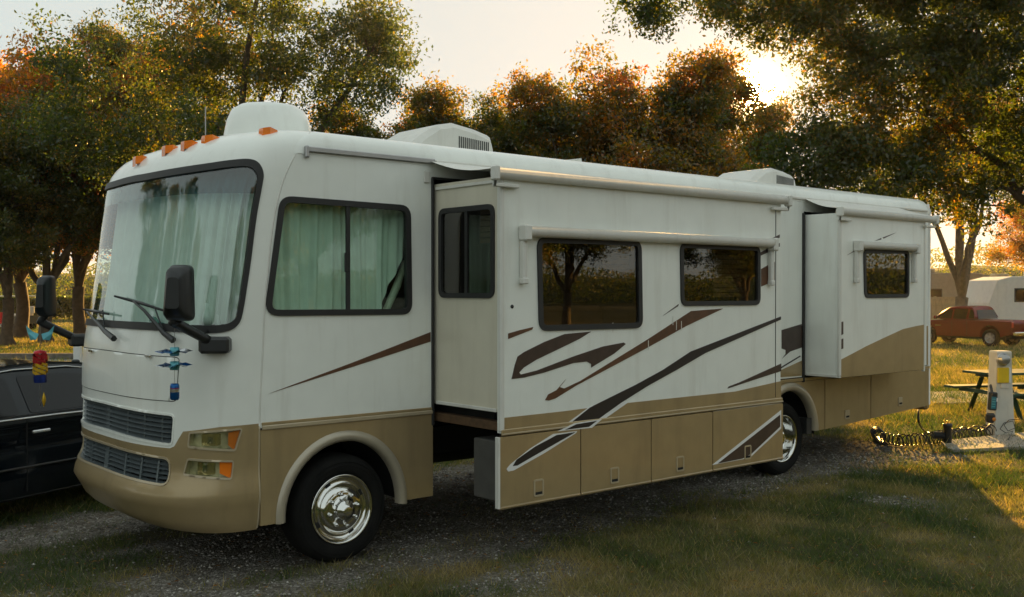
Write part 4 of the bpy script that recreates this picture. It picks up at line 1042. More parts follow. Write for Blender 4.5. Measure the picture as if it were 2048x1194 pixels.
for s_ in (-1, 1):
    e = np.array(RT)*s_; z = np.array([0, 0, 1.]); y_ = np.array(FW)*.01
    wg.add([c_+e*.01, c_+e*.07+z*.02+y_, c_+e*.125+z*.075, c_+e*.11+z*.01, c_+e*.085-z*.055, c_+e*.03-z*.05-y_], [(0, 1, 2, 3, 4, 5)])
    wg.add([p+FW*.004 for p in (c_+e*.01, c_+e*.07+z*.02+y_, c_+e*.125+z*.075, c_+e*.11+z*.01, c_+e*.085-z*.055, c_+e*.03-z*.05-y_)], [(5, 4, 3, 2, 1, 0)])
wg.build('wing', 'tint_teal', spf)
zt, zb2 = zz(703), zz(765); hh = zt-zb2
for fr0, fr1, mm in ((.0, .34, 'can_red'), (.30, .72, 'can_yellow'), (.74, 1.0, 'can_navy')):
    st = MB()
    if mm == 'can_navy': st.lathe([(.052, zt-hh*fr1), (.055, zt-hh*.9), (.055, zt-hh*fr0)], (0, 0, 0), 2, 18)
    else:
        for k in range(4):
            vs = []
            for i in range(13):
                f_ = i/12; a_ = k*math.pi/2+f_*4.5; z = zt-hh*(fr0+(fr1-fr0)*f_); r_ = .045+.02*math.sin(f_*math.pi)
                vs += [(r_*math.cos(a_), r_*math.sin(a_), z), (r_*math.cos(a_), r_*math.sin(a_), z-.028)]
            st.add(vs, [(2*i, 2*i+1, 2*i+3, 2*i+2) for i in range(12)], True)
    st.build('twisted_band', mm, spf)
MB().lathe([(.001, .0), (.05, -.012), (.056, -.03)], (0, 0, zt+.015), 2, 16).build('cap', 'can_red', spf)
MB().lathe([(.001, .05), (.012, .02), (.018, -.02), (.008, -.06), (.001, -.075)], (.03, 0, zz(797)), 2, 8).build('tassel', 'can_yellow', spf)

# ------------------------------------------------------------------ vehicles
def vbody(prof, wfun, name, material, parent, smooth=False):
    """closed side outline (x,z) swept across the width wfun(x,z)"""
    mb_ = MB(); n = len(prof)
    levels = ((-1.0, 0.0), (-1.0, 1.0), (1.0, 1.0), (1.0, 0.0))
    ins = inset(prof, .035)
    vs = []
    for s_ in (-1, 1):
        for (a, b_), (c_, d_) in zip(prof, ins):
            vs.append((a, s_*(wfun(a, b_)-.03), b_)); vs.append((c_, s_*wfun(c_, d_), d_))
    off = 2*n
    fs = []
    for s_ in (0, 1):
        o_ = s_*off
        for i in range(n): j = (i+1) % n; fs.append((o_+2*i, o_+2*j, o_+2*j+1, o_+2*i+1))
    for i in range(n): j = (i+1) % n; fs.append((2*i, 2*j, off+2*j, off+2*i))
    mb_.add(vs, fs, smooth)
    tr = tessellate_polygon([[Vector((a, b_, 0)) for a, b_ in ins]])
    for t in tr:
        mb_.f.append(tuple(len(mb_.v)-2*off+2*i+1 for i in t)); mb_.sm.append(False)
        mb_.f.append(tuple(len(mb_.v)-off+2*i+1 for i in t)); mb_.sm.append(False)
    return mb_.build(name, material, parent)
def road_wheel(x, y, r, parent, spokes=6, sgn=-1, rimmat='alloy', wid=.22):
    w_ = empty('wheel', (x, y, r)); w_.parent = parent
    MB().lathe([(r*.62, 0), (r*.68, -.012), (r*.9, -.012), (r*.98, .02), (r, .06), (r, wid-.05), (r*.95, wid), (r*.6, wid)], (0, 0, 0), 1, 28, -sgn).build('tyre', 'tyre', w_)
    ri = MB().lathe([(r*.63, 0), (r*.60, .005), (r*.56, .05), (r*.5, .07), (.001, .075)], (0, 0, 0), 1, 28, -sgn).build('rim', 'steel', w_)
    for k in range(spokes):
        a_ = 2*math.pi*k/spokes; M_ = Matrix.Rotation(a_, 4, 'Y')
        MB().box((-.035, min(-sgn*.0, -sgn*.03), .03), (.035, max(-sgn*.0, -sgn*.03), r*.58), .008, M_).build('spoke', rimmat, ri)
    MB().lathe([(.001, -.01), (.05, -.008), (.055, .03)], (0, 0, 0), 1, 14, -sgn).build('hub_cap', rimmat, ri)
    return w_
def arcs(xc, r, z0, n=8): return [(xc+r*math.cos(a_), z0+r*math.sin(a_)*1.0) for a_ in np.linspace(math.pi*.95, math.pi*.05, n)]
# dark sedan behind the left front corner (its nose points away to the right)
cp = gnd(100, 9.55); cdir = math.radians(90-64)
car = empty('parked_car', (cp[0]+.3*math.cos(cdir), cp[1]+.3*math.sin(cdir), 0), cdir)
tag(car, 'black sedan parked close behind the front left corner of the motorhome', 'car')
CW = .90
def cw(a, b_): return CW - .05*max(0, (.42-b_)/.3) - (.26*max(0, b_-.93)/.45) - .12*max(0, (abs(a)-1.9)/.5)**2
cy0 = CW
body = [(-2.35, .30), (-2.40, .55), (-2.36, .80), (-2.2, .93), (-1.4, .965), (-.2, .96), (1.0, .93), (1.5, .90), (2.1, .80), (2.38, .66), (2.42, .42), (2.35, .24)] + [(2.35-.02, .22), (1.80, .22)] + [(1.80-.36*(1-math.cos(a_))+.0, .22+.40*math.sin(a_)) for a_ in np.linspace(.1, math.pi-.1, 8)] + [(1.06, .22), (-1.02, .22)] + [(-1.04-.36*(1-math.cos(a_)), .22+.40*math.sin(a_)) for a_ in np.linspace(.1, math.pi-.1, 8)] + [(-1.78, .22)]
oc = empty('body_shell', (0, CW, 0)); oc.parent = car
vbody(chaikin(body, 2), cw, 'lower_body', 'car_black', oc, True)
roofp = [(-1.95, .95), (-1.45, 1.22), (-1.05, 1.365), (-.5, 1.42), (.1, 1.42), (.5, 1.37), (.85, 1.22), (1.35, .93)]
vbody(chaikin(roofp, 2), cw, 'cabin', 'car_black', oc, True)
MB().prism(rrect([(-.55, 1.03), (.55, 1.03), (.46, 1.24), (-.46, 1.24)], .05, 3), lambda a, b_, d: (-1.93+(b_-.95)*1.62+d, a, b_), -.02, .015).build('rear_window', 'car_glass', oc)
for s_ in (-1, 1):
    MB().box((-2.405, s_*.62-.14, .62), (-2.34, s_*.62+.14, .78), .03).build('tail_light', 'tail_red', oc)
    MB().box((2.33, s_*.60-.16, .58), (2.41, s_*.60+.16, .70), .03).build('headlight', 'clear_lens', oc)
MB().box((-2.44, -.72, .36), (-2.34, .72, .52), .04).build('bumper', 'car_black', oc); MB().box((2.34, -.72, .32), (2.45, .72, .46), .04).build('bumper', 'car_black', oc)
for wl in ([(-1.62, .985), (-1.32, 1.20), (-1.02, 1.285), (-.62, 1.31), (-.62, .985)], [(-.50, .985), (-.50, 1.315), (.08, 1.31), (.46, 1.25), (.95, .985)]):
    for s_ in (-1, 1):
        MB().prism(rrect(wl, .04, 3), lambda a, b_, d: (a, s_*(cw(a, b_)+d), b_), -.01, .006).build('side_window', 'car_glass', oc)
MB().tube([(x_, -cw(x_, 1.35)-.004, z_) for x_, z_ in ((-1.42, 1.215), (-1.03, 1.335), (-.5, 1.375), (.1, 1.37), (.5, 1.315), (.85, 1.19))], .008, 6).build('drip_rail', 'car_trim', oc)
MB().tube([(x_, -cw(x_, .96)-.012, z_) for x_, z_ in ((-2.2, .915), (-1.4, .95), (-.2, .945), (1.0, .915), (1.5, .89))], .011, 6).build('belt_trim', 'car_trim', oc)
MB().tube([(-2.3, -CW-.012, .52), (0, -CW-.014, .50), (2.2, -CW+.01, .49)], .012, 6).build('side_trim', 'black_plastic', oc)
for x_ in (-.42, .62): MB().box((x_-.10, -CW-.03, .80), (x_+.10, -CW-.004, .83), .008).build('door_handle', 'car_trim', oc)
for x_ in (-.56, 1.05): MB().box((x_-.004, -CW-.002, .28), (x_+.004, -CW+.012, .93)).build('door_seam', 'underside', oc)
for x_ in (-1.40, 1.44):
    road_wheel(x_, .04, .33, car); road_wheel(x_, 2*CW-.04, .33, car, sgn=1)
MB().box((-2.2, .1, .2), (2.2, 2*CW-.1, .5)).build('underbody', 'underside', car)

# red pickup on the far lawn, nose to the left
pf = onp(1878, 686, 2, 0); pr2 = onp(2003, 692, 2, 0)
mid = (pf+pr2)/2; hd_ = math.atan2(pf[1]-pr2[1], pf[0]-pr2[0])
tk = empty('pickup_truck', (mid[0], mid[1], 0), hd_)
tag(tk, 'dark red crew cab pickup truck parked on the sunlit lawn', 'truck')
TW = .93; sc_ = float(np.linalg.norm(pf-pr2))/3.1
tk.scale = (sc_, sc_, sc_)
def tw(a, b_): return TW - .03*max(0, (.5-b_)/.3) - .20*max(0, b_-1.12)/.6 - .10*max(0, (a-2.0)/.4)**2
def larch(xc, r): return [(xc+r*math.cos(a_), .46+r*math.sin(a_)) for a_ in np.linspace(-.15, math.pi+.15, 10)]
tb_ = [(-2.55, .62), (-2.58, 1.10), (-2.54, 1.16), (-.75, 1.16), (.9, 1.13), (1.3, 1.12), (2.1, 1.04), (2.42, .94), (2.5, .75), (2.48, .42), (2.1, .36)] + larch(1.55, .46) + [(1.0, .38), (-1.0, .40)] + larch(-1.55, .46) + [(-2.2, .48), (-2.5, .52)]
vbody(chaikin(tb_, 1), tw, 'lower_body', 'truck_red', tk, True)
cabp = [(-.92, 1.15), (-.80, 1.45), (-.66, 1.72), (-.45, 1.775), (.2, 1.78), (.55, 1.72), (1.35, 1.12)]
vbody(chaikin(cabp, 2), tw, 'cab', 'truck_red', tk, True)
for wl in ([(.32, 1.19), (.32, 1.62), (.55, 1.60), (1.12, 1.19)], [(-.42, 1.19), (-.42, 1.64), (.24, 1.64), (.24, 1.19)], [(-.80, 1.22), (-.72, 1.50), (-.62, 1.62), (-.52, 1.62), (-.52, 1.22)]):
    for s_ in (-1, 1): MB().prism(rrect(wl, .03, 2), lambda a, b_, d: (a, s_*(tw(a, b_)+d), b_), -.01, .006).build('side_window', 'car_glass', tk)
MB().prism([(-.74, 1.19), (.74, 1.19), (.66, 1.60), (-.66, 1.60)], lambda a, b_, d: (-.80+.10*(b_-1.3)/.3+d-.06, a, b_), -.03, .0).build('rear_window', 'car_glass', tk)
for x_, s_ in ((1.55, 1), (1.55, -1), (-1.55, 1), (-1.55, -1)): road_wheel(x_, s_*(TW-.02), .385, tk, 6, s_, 'alloy', .25)
for s_ in (-1, 1):
    MB().box((-2.585, s_*TW*.90-.06, .85), (-2.50, s_*TW*.90+.075, 1.10), .02).build('tail_light', 'tail_red', tk)
    MB().box((.98, s_*(TW+.02)-.02+(.0 if s_ < 0 else .0), 1.16), (1.14, s_*(TW+.16), 1.32), .03) if False else MB().box((.98, min(s_*TW, s_*(TW+.20)), 1.17), (1.10, max(s_*TW, s_*(TW+.20)), 1.33), .03).build('door_mirror', 'truck_red', tk)
    for x_ in (.28, -.46): MB().box((x_-.006, s_*TW-.006 if s_ < 0 else s_*TW-.004, .48), (x_+.006, s_*TW+.004 if s_ < 0 else s_*TW+.006, 1.12)).build('door_seam', 'underside', tk)
    for x_ in (-.34, .40): MB().box((x_-.1, min(s_*TW, s_*(TW+.03)), 1.00), (x_+.1, max(s_*TW, s_*(TW+.03)), 1.035), .006).build('door_handle', 'truck_red', tk)
    MB().box((1.0-.18, min(s_*TW, s_*(TW+.012)), .86), (1.0+.12, max(s_*TW, s_*(TW+.012)), .90)).build('badge', 'chrome', tk)
MB().box((-2.68, -TW*.9, .50), (-2.56, TW*.9, .66), .03).build('rear_bumper', 'chrome', tk)
MB().box((-2.2, -.75, .32), (2.2, .75, .55)).build('underbody', 'underside', tk)

# ------------------------------------------------------------------ power post and what hangs on it
pp = onp(2000, 872, 2, 0); ang = -YAW+.12
post = empty('power_post', (pp[0], pp[1], 0), ang)
tag(post, 'white tapered power post with round meter and yellow panel', 'utility post')
PHT = 1.235
def taper(a, b_, d): return (a, d, b_)
vs = []
for z, hw, hd in ((0, .155, .12), (.9, .118, .10), (PHT-.02, .112, .10), (PHT, .104, .09)): vs += [(-hw, -hd, z), (hw, -hd, z), (hw, hd, z), (-hw, hd, z)]
MB().add(vs, [(r*4+i, r*4+(i+1) % 4, (r+1)*4+(i+1) % 4, (r+1)*4+i) for r in range(3) for i in range(4)] + [(12, 13, 14, 15)]).build('post_body', 'post_paint', post)
mt_ = MB().lathe([(.085, 0), (.088, -.02), (.078, -.03), (.074, -.075), (.055, -.095), (.001, -.10)], (-.03, -.10, 1.115), 1, 28).build('meter', 'meter_glass', post)
MB().lathe([(.098, .0), (.098, -.018), (.082, -.022)], (-.03, -.099, 1.115), 1, 28).build('meter_ring', 'steel', mt_)
MB().box((-.115, -.135, .78), (.055, -.10, 1.00), .008).build('breaker_cover', 'yellow_panel', post)
MB().box((.058, -.125, .78), (.085, -.101, 1.0), .004).build('side_plate', 'white_paint', post)
MB().box((-.06, -.118, .70), (.06, -.102, .775), .004).build('outlet_box', 'post_paint', post)
sg = empty('surge_protector', tuple(atd(1985, 805, float((pp-CAM) @ FW)-.20)), ang)
tag(sg, 'blue and black surge protector hanging from the power post', 'surge protector')
M_ = Matrix.Rotation(.08, 4, 'Y')
MB().box((-.055, -.04, -.11), (.055, .04, .15), .015, M_).build('protector_body', 'black_plastic', sg)
MB().box((-.045, -.046, -.085), (.03, -.040, .085), .002, M_).build('protector_label', 'protector_blue', sg)
MB().box((.03, -.047, .02), (.048, -.041, .07), .0, M_).build('warning_label', 'white_paint', sg)
for i in range(4): MB().box((-.035, -.048, -.06+i*.035), (.015, -.0462, -.048+i*.035), 0, M_).build('label_line', 'tint_teal', sg)
MB().tube([(-.01, 0, .14), (0, .03, .20), (.01, .07, .24)], .02, 8).build('plug_neck', 'black_plastic', sg)
MB().box((-.08, -.05, -.29), (.05, .05, -.15), .03, M_).build('plug', 'black_plastic', sg)
MB().lathe([(.001, -.056), (.027, -.055), (.028, -.045)], (-.005, 0, -.235), 1, 14).build('plug_ring', 'orange', sg)
# power cord from under the motorhome to the post
dpost = float((pp-CAM) @ FW)
ch0 = onp(1837, 815, 1, .25)
pts_ = [ch0, onp(1838, 845, 1, .1), onp(1850, 862, 2, .03), onp(1866, 868, 2, .035), onp(1893, 872, 2, .04), onp(1915, 862, 2, .06), onp(1935, 858, 2, .07), onp(1957, 862, 2, .05), atd(1972, 857, dpost-.2), atd(1981, 848, dpost-.2)]
P_ = [np.array(p) for p in pts_]; sm = []
for i in range(len(P_)-1):
    p0, p1, p2, p3 = P_[max(i-1, 0)], P_[i], P_[i+1], P_[min(i+2, len(P_)-1)]
    for k in range(6):
        t = k/6; sm.append(.5*((2*p1)+(-p0+p2)*t+(2*p0-5*p1+4*p2-p3)*t*t+(-p0+3*p1-3*p2+p3)*t**3))
cb = MB().tube(sm+[P_[-1]], .014, 8).build('electric_cable', 'hose_black')
tag(cb, 'thick black power cord running from the motorhome to the post', 'cord')
# water filter canister standing in the grass
fp = onp(1895, 890, 2, 0)
fl = empty('water_filter', (fp[0], fp[1], 0), -YAW)
tag(fl, 'black water filter canister with brass fittings standing on the coiled hose', 'water filter')
MB().lathe([(.001, .0), (.052, .0), (.055, .02), (.055, .25), (.062, .255), (.062, .29), (.03, .30), (.001, .30)], (0, 0, .0), 2, 20).build('canister', 'black_plastic', fl)
MB().tube([(-.20, 0, .14), (-.05, 0, .13)], .05, 12).build('side_canister', 'black_plastic', fl)
for x_ in (-.04, .0, .04): MB().lathe([(.012, .29), (.014, .32), (.008, .33), (.001, .33)], (x_, 0, 0), 2, 8).build('fitting', 'can_yellow', fl)
# coiled hose
hp_ = [onp(u, v, 2, .0) for u, v in ((1752, 876), (1762, 888), (1800, 894), (1860, 890), (1895, 884), (1930, 879), (1970, 876), (2000, 868))]
cl = np.array(hp_); seg = np.r_[0, np.cumsum(np.linalg.norm(np.diff(cl, axis=0), axis=1))]; path = []
NT = 46
for i in range(NT*12):
    f_ = i/(NT*12-1); ff = f_**1.25 if True else f_; s_ = ff*seg[-1]; c_ = np.array([np.interp(s_, seg, cl[:, k]) for k in range(3)])
    c2 = np.array([np.interp(min(s_+.05, seg[-1]), seg, cl[:, k]) for k in range(3)]); d_ = c2-c_; d_ /= np.linalg.norm(d_)+1e-6
    n_ = np.array([-d_[1], d_[0], 0]); a_ = 2*math.pi*NT*f_; rr_ = .075*(1+.18*math.sin(i*.37)*f_)
    path.append(c_ + n_*rr_*math.cos(a_) + np.array([0, 0, rr_+.012])+np.array([0, 0, rr_*math.sin(a_)]))
ch = MB().tube(path, .0085, 5).build('coiled_hose', 'hose_black')
tag(ch, 'long black coiled water hose lying on the grass by the post', 'hose')
wl_ = [atd(u, v, dpost-.16) for u, v in ((2040, 838), (2018, 840), (2008, 850), (2016, 862), (2030, 856), (2026, 842), (2008, 846), (2000, 858), (2012, 866), (2026, 862))] + [onp(2016, 880, 2, .05)]
o_ = MB().tube(wl_, .006, 5).build('loose_wire', 'hose_black'); tag(o_, 'thin black wire looped against the foot of the power post', 'wire')
# picnic table behind the post
tp = gnd(2046, 17.3); pt = empty('picnic_table', (tp[0], tp[1], 0), -YAW+.25)
tag(pt, 'dark green picnic table behind the white power post', 'picnic table')
for i in range(5): MB().box((-.9, -.36+i*.148, .71), (.9, -.36+i*.148+.136, .75), .006).build('top_plank', 'table_green', pt)
for s_ in (-1, 1):
    for i in range(2): MB().box((-.9, s_*.70-.14+i*.145, .42), (.9, s_*.70-.14+i*.145+.135, .46), .006).build('bench_plank', 'table_green', pt)
for x_ in (-.6, .6):
    MB().box((x_-.04, -.78, .36), (x_+.04, .78, .42)).build('cross_beam', 'table_green', pt); MB().box((x_-.04, -.36, .65), (x_+.04, .36, .71)).build('cross_beam', 'table_green', pt)
    for s_ in (-1, 1): MB().tube([(x_+.045, s_*.28, .68), (x_+.045, s_*.62, .0)], .05, 4).build('leg', 'table_green', pt)
# second white post beyond the sedan
wp = gnd(155, 15.0); po = empty('utility_post', (wp[0], wp[1], 0), -YAW)
tag(po, 'slim white post standing beyond the black sedan', 'utility post')
MB().box((-.05, -.05, 0), (.05, .05, 1.36), .012).build('post_body', 'white_paint', po); MB().box((-.06, -.06, 1.36), (.06, .06, 1.39), .008).build('post_cap', 'white_paint', po)
ot = MB().box((-.06, -.10, .98), (.06, -.05, 1.10), .02).build('outlet', 'black_plastic', po)
tmb = gnd(70, 31.0); o_ = MB().box((-3.0, -.12, 0), (3.0, .12, .2), .02).build('landscape_timber', 'timber'); o_.location = tmb; o_.rotation_euler = (0, 0, -YAW+.05)
tag(o_, 'weathered grey landscape timber lying along the path', 'timber')
# golf cart and red camp chair far left
gp = gnd(33, 55); gc = empty('golf_cart', (gp[0], gp[1], 0), -YAW+2.6)
tag(gc, 'small dark golf cart with a pale canopy under the trees', 'golf cart')
vbody([(-1.1, .32), (-1.15, .75), (-.4, .72), (-.3, .45), (.5, .45), (.6, .85), (.95, .80), (1.15, .55), (1.15, .32)], lambda a, b_: .58, 'body', 'cart_body', gc)
MB().box((-1.0, -.6, 1.75), (.75, .6, 1.82), .03).build('canopy', 'cart_roof', gc)
for x_, x2 in ((-.95, -1.0), (.7, .75)):
    for s_ in (-1, 1): MB().tube([(x2, s_*.54, .7), (x_, s_*.54, 1.76)], .022, 6).build('post', 'black_plastic', gc)
MB().box((-.75, -.5, .72), (-.25, .5, .85), .04).build('seat', 'cream', gc); MB().box((-.85, -.5, .85), (-.75, .5, 1.25), .04).build('backrest', 'cream', gc)
for x_ in (-.8, .8):
    for s_ in (-1, 1): road_wheel(x_, s_*.5, .24, gc, 5, s_, 'steel', .16)
rp = gnd(8, 52); cc = empty('camp_chair', (rp[0], rp[1], 0), .6)
tag(cc, 'red folding camp chair beside the golf cart', 'chair')
MB().box((-.25, -.22, .40), (.25, .22, .44), .01).build('seat', 'cloth_red', cc); MB().box((-.25, .20, .44), (.25, .24, .98), .01).build('backrest', 'cloth_red', cc)
for x_ in (-.24, .24):
    MB().tube([(x_, -.24, 0), (x_, .24, .62)], .014, 6).build('leg', 'steel', cc); MB().tube([(x_, .24, 0), (x_, -.22, .62)], .014, 6).build('leg', 'steel', cc)
    MB().box((x_-.03, -.24, .62), (x_+.03, .24, .65), .008).build('armrest', 'cloth_red', cc)
# fence and trailers beyond the pickup
f0, f1 = gnd(1800, 58), gnd(2200, 62); dv = (f1-f0); fl_ = dv.length; fn = empty('board_fence', tuple(f0), math.atan2(dv.y, dv.x))
tag(fn, 'low tan board fence in front of the parked trailers', 'fence')
nb = int(fl_/.4); me0 = None
for i in range(nb):
    if me0 is None:
        bo = MB().box((0, -.015, .05), (.385, .015, 1.72), .004).build('board', 'fence_wood', fn); me0 = bo.data
    else:
        bo = bpy.data.objects.new('board', me0); link(bo, fn)
    bo.location = (i*.4, 0, 0)
for i in range(0, nb, 6): MB().box((i*.4-.06, .016, 0), (i*.4+.06, .12, 1.76)).build('fence_post', 'fence_wood', fn)
MB().box((0, .016, 1.5), (fl_, .06, 1.6)).build('fence_rail', 'fence_wood', fn)
def trailer(name, u, dep, rz, L_, H_, label, slope, bodymat, stripe=None):
    p_ = gnd(u, dep); t_ = empty(name, (p_[0], p_[1], 0), rz); tag(t_, label, 'trailer')
    pr_ = [(-L_/2, .55), (-L_/2, H_-.15), (-L_/2+.15, H_), (L_/2-slope*1.2, H_), (L_/2-slope*.45, H_-.18), (L_/2-.05, H_*.55), (L_/2, 1.1), (L_/2-.1, .55)]
    b_ = vbody(pr_, lambda a, c_: 1.22, 'trailer_body', bodymat, t_)
    for s_ in (-1, 1):
        for x_ in (-.5, .5): road_wheel(x_, s_*1.0, .36, t_, 5, s_, 'steel', .2)
        for x_, ww_ in ((-L_*.3, .5), (.1, .45), (L_*.25, .35)):
            lo = (x_-ww_, min(s_*1.215, s_*1.235), 1.55); hi = (x_+ww_, max(s_*1.215, s_*1.235), 2.2)
            w_ = MB().box(lo, hi, .006).build('window', 'black_rubber', t_); MB().box((x_-ww_+.06, min(s_*1.23, s_*1.24), 1.61), (x_+ww_-.06, max(s_*1.23, s_*1.24), 2.14)).build('pane', 'car_glass', w_)
        MB().box((-L_*.12-.35, min(s_*1.215, s_*1.23), .62), (-L_*.12+.25, max(s_*1.215, s_*1.23), 2.45), .004).build('door', bodymat, t_)
        if stripe: MB().box((-L_/2+.1, min(s_*1.215, s_*1.228), .75), (L_/2-.15, max(s_*1.215, s_*1.228), 1.3), .003).build('stripe', stripe, t_)
    MB().box((-.5, -.4, H_-.01), (.5, .4, H_+.28), .06).build('air_conditioner', bodymat, t_)
    MB().tube([(L_/2-.1, 0, .55), (L_/2+1.0, 0, .5)], .05, 6).build('tow_bar', 'underside', t_)
    MB().tube([(L_/2+.9, 0, 0), (L_/2+.9, 0, .7)], .035, 6).build('tongue_jack', 'steel', t_)
    MB().box((-L_/2+.3, -.9, .45), (L_/2-.3, .9, .56)).build('frame', 'underside', t_)
    MB().box((L_/2-slope*.35, -.4, 1.6), (L_/2-slope*.35+.02, .4, 2.0)).build('front_window', 'car_glass', t_)
    return t_
trailer('travel_trailer', 2075, 49, -YAW+math.pi+.12, 6.5, 2.75, 'white travel trailer with rounded nose at the right edge', 1.0, 'trailer_white')
trailer('travel_trailer', 1850, 66, -YAW+.05, 8.0, 3.2, 'grey travel trailer behind the fence, left of the tree trunk', .9, 'trailer_grey', 'trailer_white')
trailer('travel_trailer', 1999, 70, -YAW+math.pi, 6.0, 2.95, 'tan travel trailer behind the fence, right of the tree trunk', .5, 'trailer_tan', 'trailer_white')

# ------------------------------------------------------------------ trees
def leaf_quads(cent, size, droop=.35, seed=0):
    r_ = np.random.default_rng(seed); n = len(cent)
    d = r_.normal(size=(n, 3)); d[:, 2] -= droop; d /= np.linalg.norm(d, axis=1, keepdims=True)
    e = np.cross(d, r_.normal(size=(n, 3))); e /= np.linalg.norm(e, axis=1, keepdims=True)+1e-9
    s = size*(.65+.7*r_.random((n, 1))); up_ = np.cross(d, e)*s*.12
    return np.stack([cent-d*s*.5, cent+e*s*.24+up_, cent+d*s*.5, cent-e*s*.24+up_], 1).reshape(-1, 3)
class Wood:
    def __init__(s): s.v = []; s.i = []; s.n = 0
    def limb(s, P, R, k=6):
        P = np.asarray(P, float); m_ = len(P); D = np.gradient(P, axis=0); D /= np.linalg.norm(D, axis=1, keepdims=True)+1e-9
        ref = np.where(np.abs(D[:, 2:3]) < .9, [[0, 0, 1.]], [[1., 0, 0]]); A_ = np.cross(D, ref); A_ /= np.linalg.norm(A_, axis=1, keepdims=True)+1e-9; B_ = np.cross(D, A_)
        t = np.arange(k)*2*math.pi/k
        V_ = P[:, None]+np.asarray(R)[:, None, None]*(A_[:, None]*np.cos(t)[None, :, None]+B_[:, None]*np.sin(t)[None, :, None])
        s.v.append(V_.reshape(-1, 3)); a = (np.arange(m_-1)[:, None]*k+np.arange(k)[None]).ravel(); b_ = (np.arange(m_-1)[:, None]*k+(np.arange(k)+1)[None] % k).ravel()
        s.i.append(np.stack([a, b_, b_+k, a+k], -1).ravel()+s.n); s.n += m_*k
def make_tree(seed, lumps, fork, nlimb, tips, per, leaf, clumpr, trunk_r, orange=.25, bare=0.0, lean=(0, 0), cw_=1.0):
    """lumps: list of (cx,cy,cz,rx,ry,rz) crown masses in local metres"""
    r_ = np.random.default_rng(seed); wd = Wood()
    L_ = np.array(lumps); vol = (L_[:, 3]*L_[:, 4]*L_[:, 5])**.72; pk = r_.choice(len(L_), tips*3, p=vol/vol.sum())
    d = r_.normal(size=(tips*3, 3)); d /= np.linalg.norm(d, axis=1, keepdims=True); q = L_[pk]
    T_ = q[:, :3]+d*q[:, 3:]*(.25+.75*r_.random((tips*3, 1))**.45)
    cl_ = fbm(T_[:, 0]+3*T_[:, 2], T_[:, 1]-2*T_[:, 2], 2.2, seed); T_ = T_[np.argsort(-cl_*cw_-.25*r_.random(len(cl_)))][:tips]
    top = L_[:, 2].max(); fk = np.array([lean[0], lean[1], fork])
    tz = np.linspace(0, 1, 7); TP = np.stack([lean[0]*tz**1.5+.05*np.sin(tz*5+seed), lean[1]*tz**1.5+.05*np.cos(tz*4+seed), fork*tz], -1); TP[0, :2] = 0
    wd.limb(TP, trunk_r*np.array([1.55, 1.18, 1.05, 1.0, .97, .97, 1.0]), 10)
    nodes = [fk]; rad = [trunk_r*.9]
    for i in range(nlimb):
        l_ = L_[i % len(L_)]; a_ = 2*math.pi*i/nlimb+r_.random()*.8
        end = l_[:3]+np.array([math.cos(a_)*l_[3]*.45, math.sin(a_)*l_[4]*.45, l_[5]*.25]); t = np.linspace(0, 1, 9)[:, None]
        c_ = fk+(end-fk)*.5+np.array([math.cos(a_)*.3, math.sin(a_)*.3, .6]); P = (1-t)**2*TP[-1]+2*t*(1-t)*c_+t*t*end; P[1:-1] += r_.normal(size=(7, 3))*.10
        R_ = trunk_r*np.linspace(.62, .14, 9); wd.limb(P, R_, 8)
        for k in range(2, 9): nodes.append(P[k]); rad.append(R_[k])
    order = np.argsort(np.linalg.norm(T_-fk, axis=1))
    for k in order:
        NA = np.array(nodes); dd_ = np.linalg.norm(NA-T_[k], axis=1)+np.maximum(0, NA[:, 2]-T_[k][2])*.8; j = int(dd_.argmin()); p0 = NA[j]; p1 = T_[k]
        m1 = p0+(p1-p0)*.5+np.array([0, 0, .12*np.linalg.norm(p1-p0)])+r_.normal(size=3)*.12
        t = np.linspace(0, 1, 5)[:, None]; P = (1-t)**2*p0+2*t*(1-t)*m1+t*t*p1; r0 = min(rad[j]*.75, .07); R_ = np.linspace(r0, .012, 5); wd.limb(P, R_, 4)
        nodes += [P[2], P[3], P[4]]; rad += [R_[2], R_[3], R_[4]]
    trunk = npmesh('trunk', np.concatenate(wd.v), 4, np.concatenate(wd.i), 'bark' if seed % 2 else 'bark_grey', None, True)
    nl = (per*(.55+.9*r_.random(tips))*(r_.random(tips) >= bare)).astype(int); tot = int(nl.sum())
    own = np.repeat(np.arange(tips), nl)
    off = r_.normal(size=(tot, 3))*np.array([1, 1, .72])*clumpr*(.7+.6*r_.random(tips))[own][:, None]*.55
    # sub-sprays inside each clump
    sub = r_.normal(size=(tips, 9, 3))*clumpr*.55; off = off*.55+sub[own, r_.integers(0, 9, tot)]*.85
    C_ = T_[own]+off
    base = orange + .55*(fbm(T_[:, 0]*.8+T_[:, 2], T_[:, 1]*.8-T_[:, 2], 2.6, seed+5)-.5) + .30*np.clip((T_[:, 2]/top-.6), -.4, .5) + .08*r_.normal(size=tips)
    tint = np.clip(base[own]+.10*r_.normal(size=tot), 0, 1)
    crown = npmesh('crown', leaf_quads(C_, leaf, .35, seed), 4, np.arange(tot*4), 'leaf', np.repeat(tint, 4))
    root = empty('shade_tree', (0, 0, 0)); trunk.parent = root; crown.parent = root
    return root
def plant_top(root, u, depth, vtop, rz, label, bias=0.0, **k):
    z_ = [q for c_ in root.children if c_.name.startswith('crown') for q in [np.empty(len(c_.data.vertices)*3, np.float32)] if c_.data.vertices.foreach_get('co', q) is None][0].reshape(-1, 3)[:, 2]
    h_ = float(np.percentile(z_, 99.6)); want = CAM[2]+(580-vtop)*depth/F
    return plant(root, gnd(u, depth), rz, label, bias, want/h_, **k)
